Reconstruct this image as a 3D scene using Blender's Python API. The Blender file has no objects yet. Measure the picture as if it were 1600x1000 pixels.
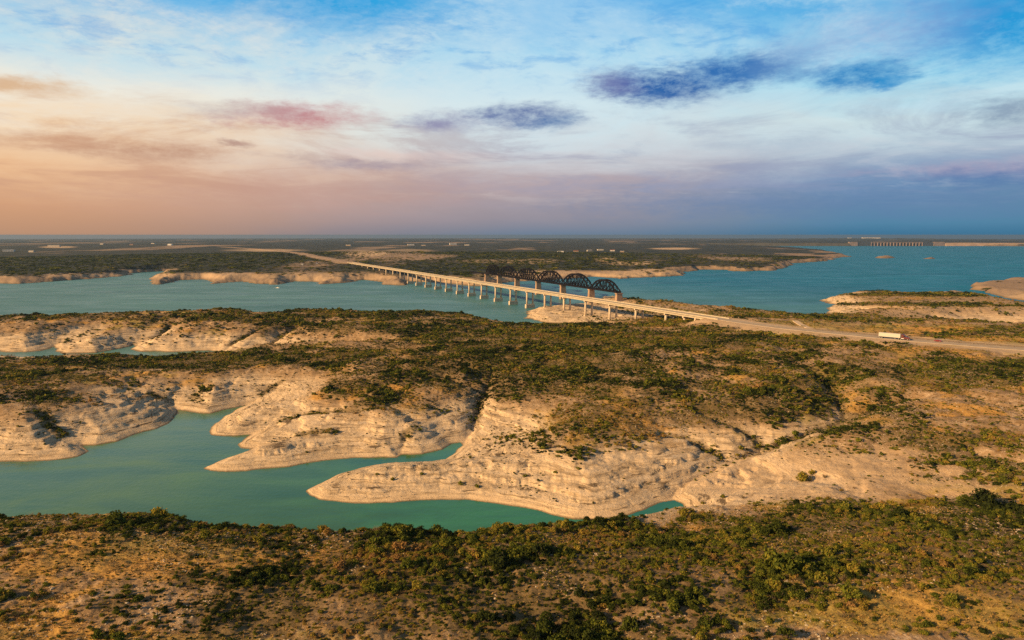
import bpy, math, random
import numpy as np
from mathutils import Vector, Matrix
S = bpy.context.scene
rng = np.random.default_rng(7); random.seed(7)
R = math.radians
# ------------------------------------------------------------------ camera
HC, F, PITCH, RE = 100.0, 1081.0, math.atan(133/1081), 6.371e6
cd = bpy.data.cameras.new('camera'); cam = bpy.data.objects.new('camera', cd); S.collection.objects.link(cam)
cam.location = (0, 0, HC); cam.rotation_euler = (R(90)-PITCH, 0, 0)
cd.sensor_width = 36; cd.lens = 36*F/1600; cd.clip_start = 1; cd.clip_end = 120000
S.camera = cam
def unproj(px, py, z=0.0):
    """ground position of a point seen at photo pixel (px, py), z metres above lake level (round earth)"""
    px = np.asarray(px, float); py = np.asarray(py, float)
    a = PITCH + np.arctan((py-500)/F); drop = HC - z + 0*px
    for _ in range(12):
        Y = drop/np.tan(np.maximum(a, .004)); dep = Y*math.cos(PITCH)+drop*math.sin(PITCH); X = (px-800)/F*dep
        drop = HC - z + (X*X+Y*Y)/(2*RE)
    return X, Y
def proj(x, y, z):
    d = HC - z; dep = y*math.cos(PITCH)+d*math.sin(PITCH); up = y*math.sin(PITCH)-d*math.cos(PITCH)
    dep = np.where(dep < 1, 1, dep)
    return 800+F*x/dep, 500-F*up/dep
def sink(x, y): return -(x*x+y*y)/(2*RE)
# ------------------------------------------------------------------ sun, exposure
SUN_AZ, SUN_EL = -116.0, 22.0            # degrees right of the view axis, height
sl = bpy.data.lights.new('sun', 'SUN'); sl.energy = 5.0; sl.angle = R(.6); sl.color = (1, .65, .31)
so = bpy.data.objects.new('sun', sl); S.collection.objects.link(so)
sd = Vector((math.sin(R(SUN_AZ))*math.cos(R(SUN_EL)), math.cos(R(SUN_AZ))*math.cos(R(SUN_EL)), math.sin(R(SUN_EL))))
so.rotation_euler = sd.to_track_quat('Z', 'Y').to_euler(); so.location = (-300, -100, 300)
S.view_settings.view_transform = 'Standard'; S.view_settings.look = 'None'; S.view_settings.exposure = 0.82; S.view_settings.gamma = 1
S.render.engine = 'CYCLES'; S.cycles.use_denoising = False; S.cycles.use_adaptive_sampling = False
S.cycles.max_bounces = 4; S.cycles.diffuse_bounces = 2; S.cycles.glossy_bounces = 2; S.cycles.transmission_bounces = 2; S.cycles.volume_bounces = 0; S.cycles.transparent_max_bounces = 8
# ------------------------------------------------------------------ node helper
class NT:
    def __init__(s, tree): s.t = tree; s.n = tree.nodes; s.l = tree.links
    def put(s, sock, v):
        if isinstance(v, bpy.types.NodeSocket): s.l.new(v, sock)
        elif v is not None:
            if hasattr(sock.default_value, '__len__') and not hasattr(v, '__len__'): sock.default_value = [v]*len(sock.default_value)
            elif hasattr(v, '__len__') and len(sock.default_value) == 4 and len(v) == 3: sock.default_value = (*v, 1)
            else: sock.default_value = v
    def node(s, typ, **kw):
        n = s.n.new(typ)
        for k, v in kw.items(): setattr(n, k, v)
        return n
    def m(s, op, a, b=None, c=None, clamp=False):
        n = s.node('ShaderNodeMath', operation=op, use_clamp=clamp)
        for i, v in enumerate((a, b, c)):
            if v is not None: s.put(n.inputs[i], v)
        return n.outputs[0]
    def mix(s, f, a, b, mode='MIX'):
        n = s.node('ShaderNodeMix', data_type='RGBA', blend_type=mode); n.clamp_factor = True
        s.put(n.inputs[0], f); s.put(n.inputs[6], a); s.put(n.inputs[7], b); return n.outputs[2]
    def ss(s, x, lo, hi):
        n = s.node('ShaderNodeMapRange', interpolation_type='SMOOTHSTEP'); s.put(n.inputs[0], x); s.put(n.inputs[1], lo); s.put(n.inputs[2], hi); return n.outputs[0]
    def lin(s, x, lo, hi, a=0., b=1.):
        n = s.node('ShaderNodeMapRange'); s.put(n.inputs[0], x)
        for i, v in enumerate((lo, hi, a, b)): s.put(n.inputs[i+1], v)
        return n.outputs[0]
    def ramp(s, f, stops):
        n = s.node('ShaderNodeValToRGB'); e = n.color_ramp.elements
        while len(e) < len(stops): e.new(.5)
        for el, (p, c) in zip(e, stops): el.position = p; el.color = (*c, 1)
        s.put(n.inputs[0], f); return n.outputs[0]
    def noise(s, vec, scale, detail=4, rough=.55, dist=0., col=False):
        n = s.node('ShaderNodeTexNoise'); s.put(n.inputs['Vector'], vec); n.inputs['Scale'].default_value = scale
        n.inputs['Detail'].default_value = detail; n.inputs['Roughness'].default_value = rough; n.inputs['Distortion'].default_value = dist
        return n.outputs['Color' if col else 'Fac']
    def xyz(s, x, y, z):
        n = s.node('ShaderNodeCombineXYZ'); s.put(n.inputs[0], x); s.put(n.inputs[1], y); s.put(n.inputs[2], z); return n.outputs[0]
    def sep(s, v):
        n = s.node('ShaderNodeSeparateXYZ'); s.put(n.inputs[0], v); return n.outputs
    def vmul(s, v, b):
        n = s.node('ShaderNodeVectorMath', operation='MULTIPLY'); s.put(n.inputs[0], v); s.put(n.inputs[1], b); return n.outputs[0]
    def attr(s, name, typ='GEOMETRY', out='Fac'):
        n = s.node('ShaderNodeAttribute', attribute_type=typ, attribute_name=name); return n.outputs[out]
def lin(r, g, b):
    f = lambda c: (c/255/12.92 if c < 10 else ((c/255+.055)/1.055)**2.4)
    return (f(r), f(g), f(b))
# ------------------------------------------------------------------ sky
W = bpy.data.worlds.new('World'); S.world = W; W.use_nodes = True; W.node_tree.nodes.clear()
def build_sky():
    k = NT(W.node_tree)
    x, y, z = k.sep(k.node('ShaderNodeTexCoord').outputs['Generated'])
    az = k.m('MULTIPLY', k.m('ARCTAN2', x, y), 180/math.pi)
    el = k.m('MULTIPLY', k.m('ARCSINE', z), 180/math.pi)
    # stretched noise drives soft distortion of everything
    v = k.xyz(az, k.m('MULTIPLY', el, 3.2), 0.)
    nb = k.noise(v, .055, 6, .6, .6); nf = k.noise(v, .28, 6, .68, .3); nd = k.noise(k.xyz(az, k.m('MULTIPLY', el, 2.), 7.), .5, 6, .7)
    e2 = k.m('ADD', el, k.m('ADD', k.m('MULTIPLY', k.m('SUBTRACT', nb, .5), 5.), k.m('MULTIPLY', k.m('SUBTRACT', nf, .5), 1.3)))
    e2 = k.mix(k.ss(el, 0., 3.5), k.xyz(el, el, el), k.xyz(e2, e2, e2)); e2 = k.sep(e2)[0]
    t = k.lin(e2, -2., 22.)
    def P(e): return (e+2)/24
    L = k.ramp(t, [(P(0), lin(190,146,116)), (P(2.2), lin(214,162,124)), (P(5), lin(238,190,146)), (P(7.5), lin(249,215,174)), (P(10), lin(244,240,226)), (P(12.5), lin(186,222,238)), (P(17), lin(88,178,232))])
    C = k.ramp(t, [(P(.1), lin(112,130,152)), (P(1.2), lin(150,146,158)), (P(4.2), lin(186,170,174)), (P(6.6), lin(208,212,218)), (P(10.5), lin(214,234,240)), (P(14), lin(160,214,242)), (P(18), lin(78,172,234))])
    Rr = k.ramp(t, [(P(.1), lin(64,118,152)), (P(.9), lin(84,134,166)), (P(2.2), lin(100,140,172)), (P(4), lin(118,150,188)), (P(5.5), lin(172,188,206)), (P(8), lin(206,228,232)), (P(11), lin(160,218,240)), (P(16), lin(62,170,228))])
    a1 = k.m('ADD', az, k.m('MULTIPLY', k.m('SUBTRACT', nb, .5), 14))
    col = k.mix(k.ss(a1, -38., 4.), L, C); col = k.mix(k.ss(a1, 2., 30.), col, Rr)
    # cloud sheet in true perspective: cells shrink towards the horizon
    iz = k.m('DIVIDE', 1., k.m('ADD', k.m('MAXIMUM', z, 0.), .07)); pc = k.xyz(k.m('MULTIPLY', x, iz), k.m('MULTIPLY', k.m('MULTIPLY', y, iz), .8), 0.)
    c1 = k.noise(pc, .55, 8, .62, .9); c2 = k.noise(k.xyz(k.m('MULTIPLY', x, iz), k.m('MULTIPLY', y, iz), 4.7), .9, 8, .66, .6)
    top = k.ss(el, 4.5, 9.); low = k.m('MULTIPLY', k.ss(el, 1.5, 4.), k.ss(el, 12., 7.))
    col = k.mix(k.m('MULTIPLY', k.m('MULTIPLY', k.ss(c1, .40, .64), top), .72), col, k.mix(k.ss(az, -34., 4.), lin(250,238,216), lin(214,236,242)))
    col = k.mix(k.m('MULTIPLY', k.m('MULTIPLY', k.ss(c2, .46, .66), low), .55), col, k.mix(k.ss(az, -30., 14.), lin(206,158,128), lin(150,160,188)))
    col = k.mix(k.m('MULTIPLY', k.m('MULTIPLY', k.ss(c2, .50, .34), low), .22), col, k.mix(k.ss(az, -30., 10.), lin(250,214,172), lin(222,220,224)))
    # thin bright veil of cloud in the upper sky
    veil = k.m('MULTIPLY', k.ss(k.m('ADD', k.m('MULTIPLY', nb, .6), k.m('MULTIPLY', nd, .4)), .46, .66), k.ss(el, 5., 10.))
    col = k.mix(k.m('MULTIPLY', veil, .55), col, k.mix(k.ss(az, -30., 10.), lin(240,236,226), lin(205,232,244)))
    deep = k.m('MULTIPLY', k.ss(k.m('ADD', k.m('MULTIPLY', nb, .5), k.m('MULTIPLY', nf, .5)), .52, .38), k.ss(el, 9., 15.))
    col = k.mix(k.m('MULTIPLY', deep, .55), col, lin(60,160,228))
    dx = k.m('MULTIPLY', k.m('SUBTRACT', nf, .5), 2.6); dx2 = k.m('ADD', k.m('MULTIPLY', k.m('SUBTRACT', nd, .5), 2.0), k.m('MULTIPLY', k.m('SUBTRACT', c2, .5), 7.))
    nr = k.noise(k.xyz(az, k.m('MULTIPLY', el, 3.), 3.), .9, 5, .65)
    def blob(col, px, py, wx, wy, c, op, soft=1.):
        a = math.degrees(math.atan2(px-800, F*math.cos(PITCH)-(py-500)*-math.sin(PITCH)*-1))
        up = math.cos(PITCH)*(500-py)/F - math.sin(PITCH); fw = math.cos(PITCH)+math.sin(PITCH)*(500-py)/F
        rx = (px-800)/F; a = math.degrees(math.atan2(rx, fw)); e = math.degrees(math.atan2(up, math.hypot(rx, fw)))
        sc = 57.3/F*math.cos(math.radians(a))
        u = k.m('DIVIDE', k.m('ADD', k.m('SUBTRACT', az, a), dx2), wx*sc)
        w = k.m('DIVIDE', k.m('ADD', k.m('SUBTRACT', el, e), k.m('MULTIPLY', dx, .5)), wy*sc)
        d = k.m('SQRT', k.m('ADD', k.m('MULTIPLY', u, u), k.m('MULTIPLY', w, w)))
        d = k.m('ADD', d, k.m('ADD', k.m('MULTIPLY', k.m('SUBTRACT', nr, .5), 1.0), k.m('MULTIPLY', k.m('SUBTRACT', c1, .5), 1.6)))
        f = k.m('MULTIPLY', k.m('MULTIPLY', k.ss(d, 1.5, 1.35-1.15*min(soft, 1.15)), k.lin(nd, .30, .56, .45, 1.)), op)
        return k.mix(f, col, c)
    for b in [(540,-8,210,50,lin(0,160,224),.95,1.3), (1568,20,130,72,lin(0,154,218),1.,1.1), (1420,40,120,40,lin(150,170,215),.5,1.4),
              (820,20,200,50,lin(110,188,238),.5,1.5),
              (1045,135,92,24,lin(24,92,166),.95,.9), (965,130,45,22,lin(112,116,170),.7,1.2),(1165,108,85,22,lin(30,104,178),.9,1.), (1240,116,50,10,lin(60,130,195),.4,1.2), (1345,118,58,20,lin(20,128,196),.9,1.), (1395,126,22,12,lin(20,140,206),.8,1.), (1255,78,60,28,lin(130,170,215),.6,1.4),
              (480,181,112,17,lin(190,108,118),.82,1.1), (370,172,90,12,lin(190,180,180),.5,1.4), (690,192,62,18,lin(130,126,168),.8,1.2), (815,180,80,17,lin(78,100,160),.85,1.), (860,190,50,12,lin(60,112,170),.6,1.2),
              (1585,172,60,22,lin(112,134,166),.7,1.2), (1560,262,180,13,lin(226,190,196),.35,1.3), (1540,276,110,15,lin(82,120,172),.75,1.2), (1330,315,420,32,lin(98,130,172),.55,1.6),
              (35,134,75,14,lin(214,164,112),.7,1.2), (120,222,190,13,lin(196,142,110),.6,1.2), (240,240,110,13,lin(186,140,118),.6,1.2), (362,223,24,6,lin(170,128,118),.7,1.1),
              (575,258,90,8,lin(150,138,158),.6,1.2), (620,242,120,9,lin(232,206,198),.5,1.3), (460,245,70,8,lin(182,156,152),.5,1.3), (1210,228,90,16,lin(170,190,208),.5,1.4), (430,300,300,30,lin(196,152,140),.4,1.6)]:
        col = blob(col, *b)
    # overhead, out of view, physical sky is greyed and dimmed to cut ambient fill
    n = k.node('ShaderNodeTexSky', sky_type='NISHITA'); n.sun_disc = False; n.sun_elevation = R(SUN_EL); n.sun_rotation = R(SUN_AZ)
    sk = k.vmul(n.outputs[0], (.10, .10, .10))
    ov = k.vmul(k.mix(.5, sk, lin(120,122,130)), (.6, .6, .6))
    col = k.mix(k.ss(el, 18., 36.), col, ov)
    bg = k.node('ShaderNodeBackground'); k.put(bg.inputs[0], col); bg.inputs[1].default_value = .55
    o = k.node('ShaderNodeOutputWorld'); k.l.new(bg.outputs[0], o.inputs[0])
build_sky()
# ------------------------------------------------------------------ object helpers
COL = S.collection
def tag(o, label=None, cat=None, group=None, kind=None):
    for a, b in (('label', label), ('category', cat), ('group', group), ('kind', kind)):
        if b: o[a] = b
    return o
def link(name, me, mat=None, parent=None):
    o = bpy.data.objects.new(name, me); COL.objects.link(o)
    if mat is not None and not me.materials: me.materials.append(mat)
    if parent: o.parent = parent
    return o
def thing(name, loc, rz, label, cat, group=None):
    o = bpy.data.objects.new(name, None); COL.objects.link(o); o.location = loc; o.rotation_euler = (0, 0, rz)
    o.empty_display_size = .5
    return tag(o, label, cat, group)
class MB:
    def __init__(s): s.v = []; s.f = []
    def add(s, vs, fs): b = len(s.v); s.v += [tuple(v) for v in vs]; s.f += [tuple(i+b for i in f) for f in fs]; return s
    def hexa(s, bot, top):
        return s.add(list(bot)+list(top), [(3,2,1,0),(4,5,6,7),(0,1,5,4),(1,2,6,5),(2,3,7,6),(3,0,4,7)])
    def box(s, x0, x1, y0, y1, z0, z1, t=1., tx=None):
        """box whose top may be scaled by t about its centre (taper)"""
        tx = t if tx is None else tx; cx, cy = (x0+x1)/2, (y0+y1)/2
        b = [(x0,y0,z0),(x1,y0,z0),(x1,y1,z0),(x0,y1,z0)]
        return s.hexa(b, [(cx+(p[0]-cx)*tx, cy+(p[1]-cy)*t, z1) for p in b])
    def bar(s, a, b, w, h=None, up=(0,0,1)):
        a = Vector(a); b = Vector(b); d = (b-a).normalized(); h = h or w; u = Vector(up)
        if abs(d.dot(u)) > .98: u = Vector((1,0,0))
        sx = d.cross(u).normalized()*w/2; sz = sx.cross(d).normalized()*h/2
        return s.hexa([a-sx-sz, a+sx-sz, a+sx+sz, a-sx+sz], [b-sx-sz, b+sx-sz, b+sx+sz, b-sx+sz])
    def cyl(s, a, b, r0, r1=None, n=10):
        a = Vector(a); b = Vector(b); d = (b-a).normalized(); r1 = r0 if r1 is None else r1
        u = d.orthogonal().normalized(); w = d.cross(u)
        ring = lambda c, r: [c+(u*math.cos(6.2832*i/n)+w*math.sin(6.2832*i/n))*r for i in range(n)]
        return s.add(ring(a, r0)+ring(b, r1), [(i,(i+1)%n,n+(i+1)%n,n+i) for i in range(n)]+[tuple(range(n))[::-1], tuple(range(n,2*n))])
    def prism(s, prof, y0, y1):
        """profile in x,z extruded along y"""
        n = len(prof)
        return s.add([(p[0],y0,p[1]) for p in prof]+[(p[0],y1,p[1]) for p in prof], [tuple(range(n))[::-1], tuple(range(n,2*n))]+[(i,(i+1)%n,n+(i+1)%n,n+i) for i in range(n)])
    def build(s, name, mat, parent=None, bevel=0):
        me = bpy.data.meshes.new(name); me.from_pydata(s.v, [], s.f)
        import bmesh
        bm = bmesh.new(); bm.from_mesh(me); bmesh.ops.recalc_face_normals(bm, faces=bm.faces)
        if bevel: bmesh.ops.bevel(bm, geom=list(bm.edges), offset=bevel, segments=1, affect='EDGES')
        bm.to_mesh(me); bm.free()
        return link(name, me, mat, parent)
def new_mat(name):
    m = bpy.data.materials.new(name); m.use_nodes = True; m.node_tree.nodes.clear(); k = NT(m.node_tree)
    o = k.node('ShaderNodeOutputMaterial'); b = k.node('ShaderNodeBsdfPrincipled'); k.l.new(b.outputs[0], o.inputs[0])
    return m, k, b, o
def simple(name, c, rough=.7, metal=0., var=.25, scale=.8, spec=.3, dirt=None):
    m, k, b, o = new_mat(name); co = k.node('ShaderNodeTexCoord').outputs['Object']
    n = k.noise(co, scale, 5, .65); c2 = tuple(v*(1-var) for v in c)
    cc = k.mix(k.ss(n, .35, .65), c2, c)
    if dirt:
        st = k.noise(k.vmul(co, (1.,1.,.12)), scale*1.6, 4, .6); cc = k.mix(k.m('MULTIPLY', k.ss(st, .5, .75), .6), cc, dirt)
    k.put(b.inputs['Base Color'], cc); b.inputs['Roughness'].default_value = rough; b.inputs['Metallic'].default_value = metal
    b.inputs['Specular IOR Level'].default_value = spec
    return m
# ------------------------------------------------------------------ noise in numpy
def _h(ix, iy, s):
    h = (ix.astype(np.int64)*374761393 + iy.astype(np.int64)*668265263 + s*974634777) & 0xffffffff
    h = ((h ^ (h >> 13))*1274126177) & 0xffffffff
    return ((h ^ (h >> 16)) & 0xffff).astype(np.float32)/65535
def vn(x, y, s=0):
    ix = np.floor(x); iy = np.floor(y); fx = (x-ix).astype(np.float32); fy = (y-iy).astype(np.float32)
    fx = fx*fx*fx*(fx*(fx*6-15)+10); fy = fy*fy*fy*(fy*(fy*6-15)+10)
    a = _h(ix, iy, s); b = _h(ix+1, iy, s); c = _h(ix, iy+1, s); d = _h(ix+1, iy+1, s)
    return (a+(b-a)*fx)*(1-fy)+(c+(d-c)*fx)*fy
def fbm(x, y, wl, oct=4, s=0, g=.5, ridged=False):
    t = 0; a = 1; n = 0; c, q = math.cos(.6), math.sin(.6)
    X, Y = x/wl, y/wl
    for i in range(oct):
        v = vn(X, Y, s+i*17)*2-1
        if ridged: v = 1-2*np.abs(v)
        t = t+a*v; n += a; a *= g; X, Y = (c*X-q*Y)*2.03+11.3, (q*X+c*Y)*2.03-5.7
    return t/n
def sst(x, a, b): t = np.clip((x-a)/(b-a), 0, 1); return t*t*(3-2*t)
def smin(a, b, k): h = np.clip(.5+.5*(b-a)/k, 0, 1); return b*(1-h)+a*h-k*h*(1-h)
# ------------------------------------------------------------------ traced shorelines (photo pixels at lake level)
BAY = [(-250,728),(0,722),(40,721),(90,718),(120,713),(139,704),(128,697),(150,697),(185,690),(200,682),(215,677),(245,670),(265,662),(275,653),(278,646),(281,641),(304,644),(326,646),(352,641),(385,634),
 (381,636),(352,650),(336,662),(330,673),(334,679),(352,682),(368,682),(388,680),(378,688),(372,695),(379,700),(395,702),(370,711),(349,719),(320,732),(330,736),(352,738),(384,736),(416,733),(450,730),(502,720),(553,715),(622,715),(629,711),(656,710),(691,703),(708,693),(722,691),(725,695),
 (711,707),(697,717),(670,721),(642,722),(615,724),(587,727),(563,732),(529,743),(498,757),(479,768),(484,775),(502,781),(536,785),(577,787),(615,784),(656,780.5),(691,779.5),(725,780.5),(752,784),(780,788),(821,793),(845,798),(862,804),(897,811),(931,812),(966,809),(986,804),(1003,798),(1031,786),(1052,783),(1066,787.5),(1072,795),(1060,806),
 (1010,836),(900,866),(700,890),(550,898),(400,892),(280,872),(140,858),(0,864),(-250,880)]
INLET = [(-120,548),(0,549),(31,551.5),(62,548),(88,541.5),(79,550),(103,552.6),(150,551.6),(187,544.5),(210,539),(205,546),(219,549.5),(281,550),(328,548),(352,551),(346,556),(250,563),(100,564),(-60,564),(-140,560)]
LAKE = [(-400,530),(-150,515),(0,506),(150,502),(265,500),(340,498),(400,499),(560,497),(700,499),(745,503),(790,509),(830,514),(880,514),(893,509),(885,505),(854,505),(844,502),(832,500),(821,497),(824,494),(824,486),(838,483.4),(860,481),(878,479),(902,479),(916,479),(925,474),(932,470),(941,466),(948,463),(960,466),(1000,473),(1050,479.5),(1100,485),(1150,489.5),(1200,494),(1250,498),(1270,498),(1294,495),(1291,485),(1298,479),(1305,476),(1289,473),(1283,470),(1294,467),(1316,464),(1337,461.5),(1365,462),(1410,464),(1450,463),(1470,459.5),(1486,458),(1504,461),(1530,466),(1563,470),(1591,477),(1620,482),(1700,495),
 (1700,480),(1600,470),(1578,467),(1560,461.6),(1547,458.7),(1545,456),(1534,454),(1518,452),(1518,450),(1521,447),(1545,445),(1571,445),(1578,442.5),(1600,441),(1700,437),(1900,430),(2300,400),(2000,386),(1600,384.6),(1465,384.2),(1335,384.2),(1184,383.6),(1120,384),(1110,386),(1206,388),(1250,390),(1285,393),(1307,396),(1331,401.6),(1302,404.7),(1267,409),(1232,415.6),(1206,423.5),(1145,424),(1136,422),(1092,422),(1057,425),(1066,431),(1031,433),(970,435),(926,433),(913,435),(880,436),(850,438),(812,439),(785,442),(772,444),(756,447),(737,447),(700,443),(687,441),(640,440),(634,446),(597,444.7),(594,440.6),(562,438),(541,442),(500,444),(487,440.6),(453,440.6),(431,445),(406,444),(375,439),(359,440.6),(331,443),(316,437.5),(281,439),(250,444),(231,443.7),(237,436),(259,428),(266,424),(231,425),(205,426),(219,428.5),(187,432),(150,435),(119,437.5),(81,440),(72,440.6),(50,442),(19,442),(0,439),(-100,436),(-400,434)]
POND = [(1533,513),(1545,511),(1562,510.5),(1576,511.5),(1566,514),(1548,514.5)]
ISLE = [[(1366,402.6),(1378,401.6),(1392,401.8),(1400,402.7),(1388,403.6),(1374,403.6)], [(1440,404.3),(1452,403.8),(1463,404.2),(1452,404.8)]]
def wpoly(p): p = np.array(p, float); return np.stack(unproj(p[:,0], p[:,1], 0.), 1)
POLYS = [wpoly(p) for p in (BAY, INLET, LAKE, POND)]; ISLES = [wpoly(p) for p in ISLE]
# dry gullies (px, py, height)
GUL = [[(1040,785,.2),(1060,765,.6),(1100,740,1.5),(1140,722,2.5),(1190,705,4),(1240,690,6),(1290,672,8),(1322,655,10),(1316,635,12),(1300,610,15),(1285,590,18)],
 [(1140,722,2.5),(1110,705,4.5),(1080,690,7),(1040,680,10)],[(1190,705,4),(1185,690,6),(1150,668,10),(1100,650,13)],[(1322,655,10),(1370,640,13),(1420,630,16)],
 [(137,703,0),(115,690,2.5),(95,672,6),(78,655,9.5),(60,640,12)], [(281,641,0),(266,628,2.5),(255,617,7),(235,605,11)], [(385,634,0),(410,617,3.5),(425,600,8),(440,588,12)],
 [(388,680,0),(420,665,2.5),(455,653,5),(500,643,7.5),(560,640,11)], [(394,702,0),(430,690,2.5),(470,677,5.5),(520,667,8)], [(628,711,0),(630,695,2.5),(637,675,6),(650,660,10)],
 [(724,692,0),(740,675,1.5),(742,655,4),(747,635,7),(757,615,10),(765,598,13),(770,580,16)], [(757,615,10),(720,600,14),(690,590,16)],
 [(88,541.5,0),(100,533,3.5),(105,522,9)], [(210,539,0),(240,530,3),(255,518,8),(265,508,12)], [(350,549,.3),(365,538,4),(385,526,8),(400,518,11)], [(352,551,.3),(400,545,2),(426,538,4),(436,528,7),(455,516,11)], [(400,545,2),(500,547,5),(560,541,9),(620,535,13)], [(310,650,9),(300,600,14),(330,585,16)],
 [(893,509,.3),(930,510,5),(985,512,11)], [(1576,511.5,0),(1620,515,2)], [(1533,513,0),(1500,505,4),(1460,497,8)], [(1294,490,0),(1350,489,3),(1420,491,7)]]
GUL[-5] = [(310,612,9),(300,600,12),(330,585,16)]
ROADZ = 25.0
ROAD_N = [(1128,498.5),(1160,503.5),(1230,513),(1300,519.7),(1380,527.5),(1500,537.8),(1600,545.5),(1720,554),(1900,565)]
ROAD_F = [(546,410),(520,405),(500,401.5),(487,399.8),(470,396.5),(453,394.3),(431,391),(400,388.6),(375,387.3),(345,386)]
def wline(p, z): p = np.array(p, float); return np.stack(unproj(p[:,0], p[:,1], z), 1)
RN, RF = wline(ROAD_N, ROADZ), wline(ROAD_F, ROADZ)
CAPS = [(0,1000,34),(400,1000,36),(800,1000,37),(1200,1000,37),(1600,1000,36),(0,900,31),(400,900,31.5),(800,900,32),(1200,900,33),(1600,900,33),(-200,830,26),(0,832,26),(100,812,28),(170,806,28.5),(260,824,28),(400,846,27),(560,846,26),(700,836,25),(850,834,22),(950,838,17.5),(1060,828,13.5),(1120,808,14.5),(1250,797,20),(1400,800,21),(1600,788,22),(1800,780,23),
 (1120,765,3),(1200,765,8),(1180,735,4),(1300,760,12),(1450,765,13),(1300,700,13),(1550,735,16),(1400,680,17),(1500,650,20),(1400,600,23),(1600,600,24),(1600,680,20),(1200,580,23),(1080,600,22),(1000,560,24),(950,640,17),(850,640,16),(850,560,22),(700,560,21),(560,590,19),(480,570,18),(300,576,15.5),(100,590,16),(0,575,15.5),(0,620,15),(100,625,14),(200,605,14.5),(150,564,11),(350,566,12),(450,560,18),
 (0,500,18),(150,495,19),(265,490,20),(340,486,22),(450,491,19),(560,484,21),(640,484,21),(700,489,18),(760,500,14),(560,510,20),(350,508,18),(620,520,19),(900,522,22),(820,515,17),(1000,530,23),(1100,530,24),(750,540,20),
 (880,500,3),(919,492,5),(957,498,9),(997,503,14),(1046,508,19),(1090,506,22),(960,474,9),(980,485,9),(1128,499,25),(1230,513,25),(1380,527,25),(1500,537,25),(1600,545,25),(1300,505,23),(1400,513,21),(1500,520,20),(1600,530,22),(975,461.5,16),(1050,473,14),(1150,484,13),(1230,491,11),(1100,494,19),(1180,500,22),
 (1340,466,12),(1420,463,18),(1500,468,16),(1560,500,15),(1400,478,17),(1350,480,14),(1480,488,15),(1600,490,14),(1700,500,16),(1600,450,8),(1700,450,12),
 (100,425,14),(0,425,15),(-200,425,15),(300,430,14),(450,427,15),(560,412,24),(600,425,18),(700,432,14),(800,420,16),(900,425,9),(1000,425,9),(1000,410,18),(1150,412,15),(1250,400,11),(1310,401,6),(0,395,26),(300,395,26),(600,395,28),(900,395,24),(1100,392,18),(1200,391,14),(546,409,25),(500,401,25),(430,391,25),(350,386,26),(0,380,30),(800,380,30),(1300,379,26),(1600,379,26)]
def build_caps():
    p = np.array(CAPS, float); X, Y = [], []
    for q in p: a, b = unproj(q[0], q[1], q[2]); X.append(a); Y.append(b)
    X, Y, Z = np.array(X), np.array(Y), p[:,2]
    ex = [(a, r, 34) for a in (-150,-100,-65,65,100,150,180) for r in (40,120,400)]+[(a, r, 28) for a in (-150,-100,-65,65,100,150,180) for r in (2000,20000)]+[(a, 30000, 34) for a in (-30,0,30)]+[(0,15,37)]
    X = np.append(X, [r*math.sin(R(a)) for a,r,z in ex]); Y = np.append(Y, [r*math.cos(R(a)) for a,r,z in ex]); Z = np.append(Z, [e[2] for e in ex])
    return np.arctan2(X, Y), np.log(np.hypot(X, Y)), Z
def seg_dist(x, y, pts, closed, vals=None):
    """distance to a polyline, even-odd inside test and interpolated value along it"""
    D = np.full(x.shape, 1e12, np.float32); V = np.zeros(x.shape, np.float32) if vals is not None else None
    ins = np.zeros(x.shape, bool); n = len(pts)
    for i in range(n if closed else n-1):
        ax, ay = pts[i]; bx, by = pts[(i+1)%n]; dx, dy = bx-ax, by-ay; l2 = dx*dx+dy*dy+1e-9
        t = np.clip(((x-ax)*dx+(y-ay)*dy)/l2, 0, 1); d = (x-ax-t*dx)**2+(y-ay-t*dy)**2
        if vals is not None: w = d < D; V[w] = (vals[i]+(vals[i+1]-vals[i])*t)[w]
        D = np.minimum(D, d)
        if closed and abs(dy) > 1e-9:
            c = ((ay > y) != (by > y)) & (x < dx*(y-ay)/dy+ax); ins ^= c
    return np.sqrt(D), ins, V
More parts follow.
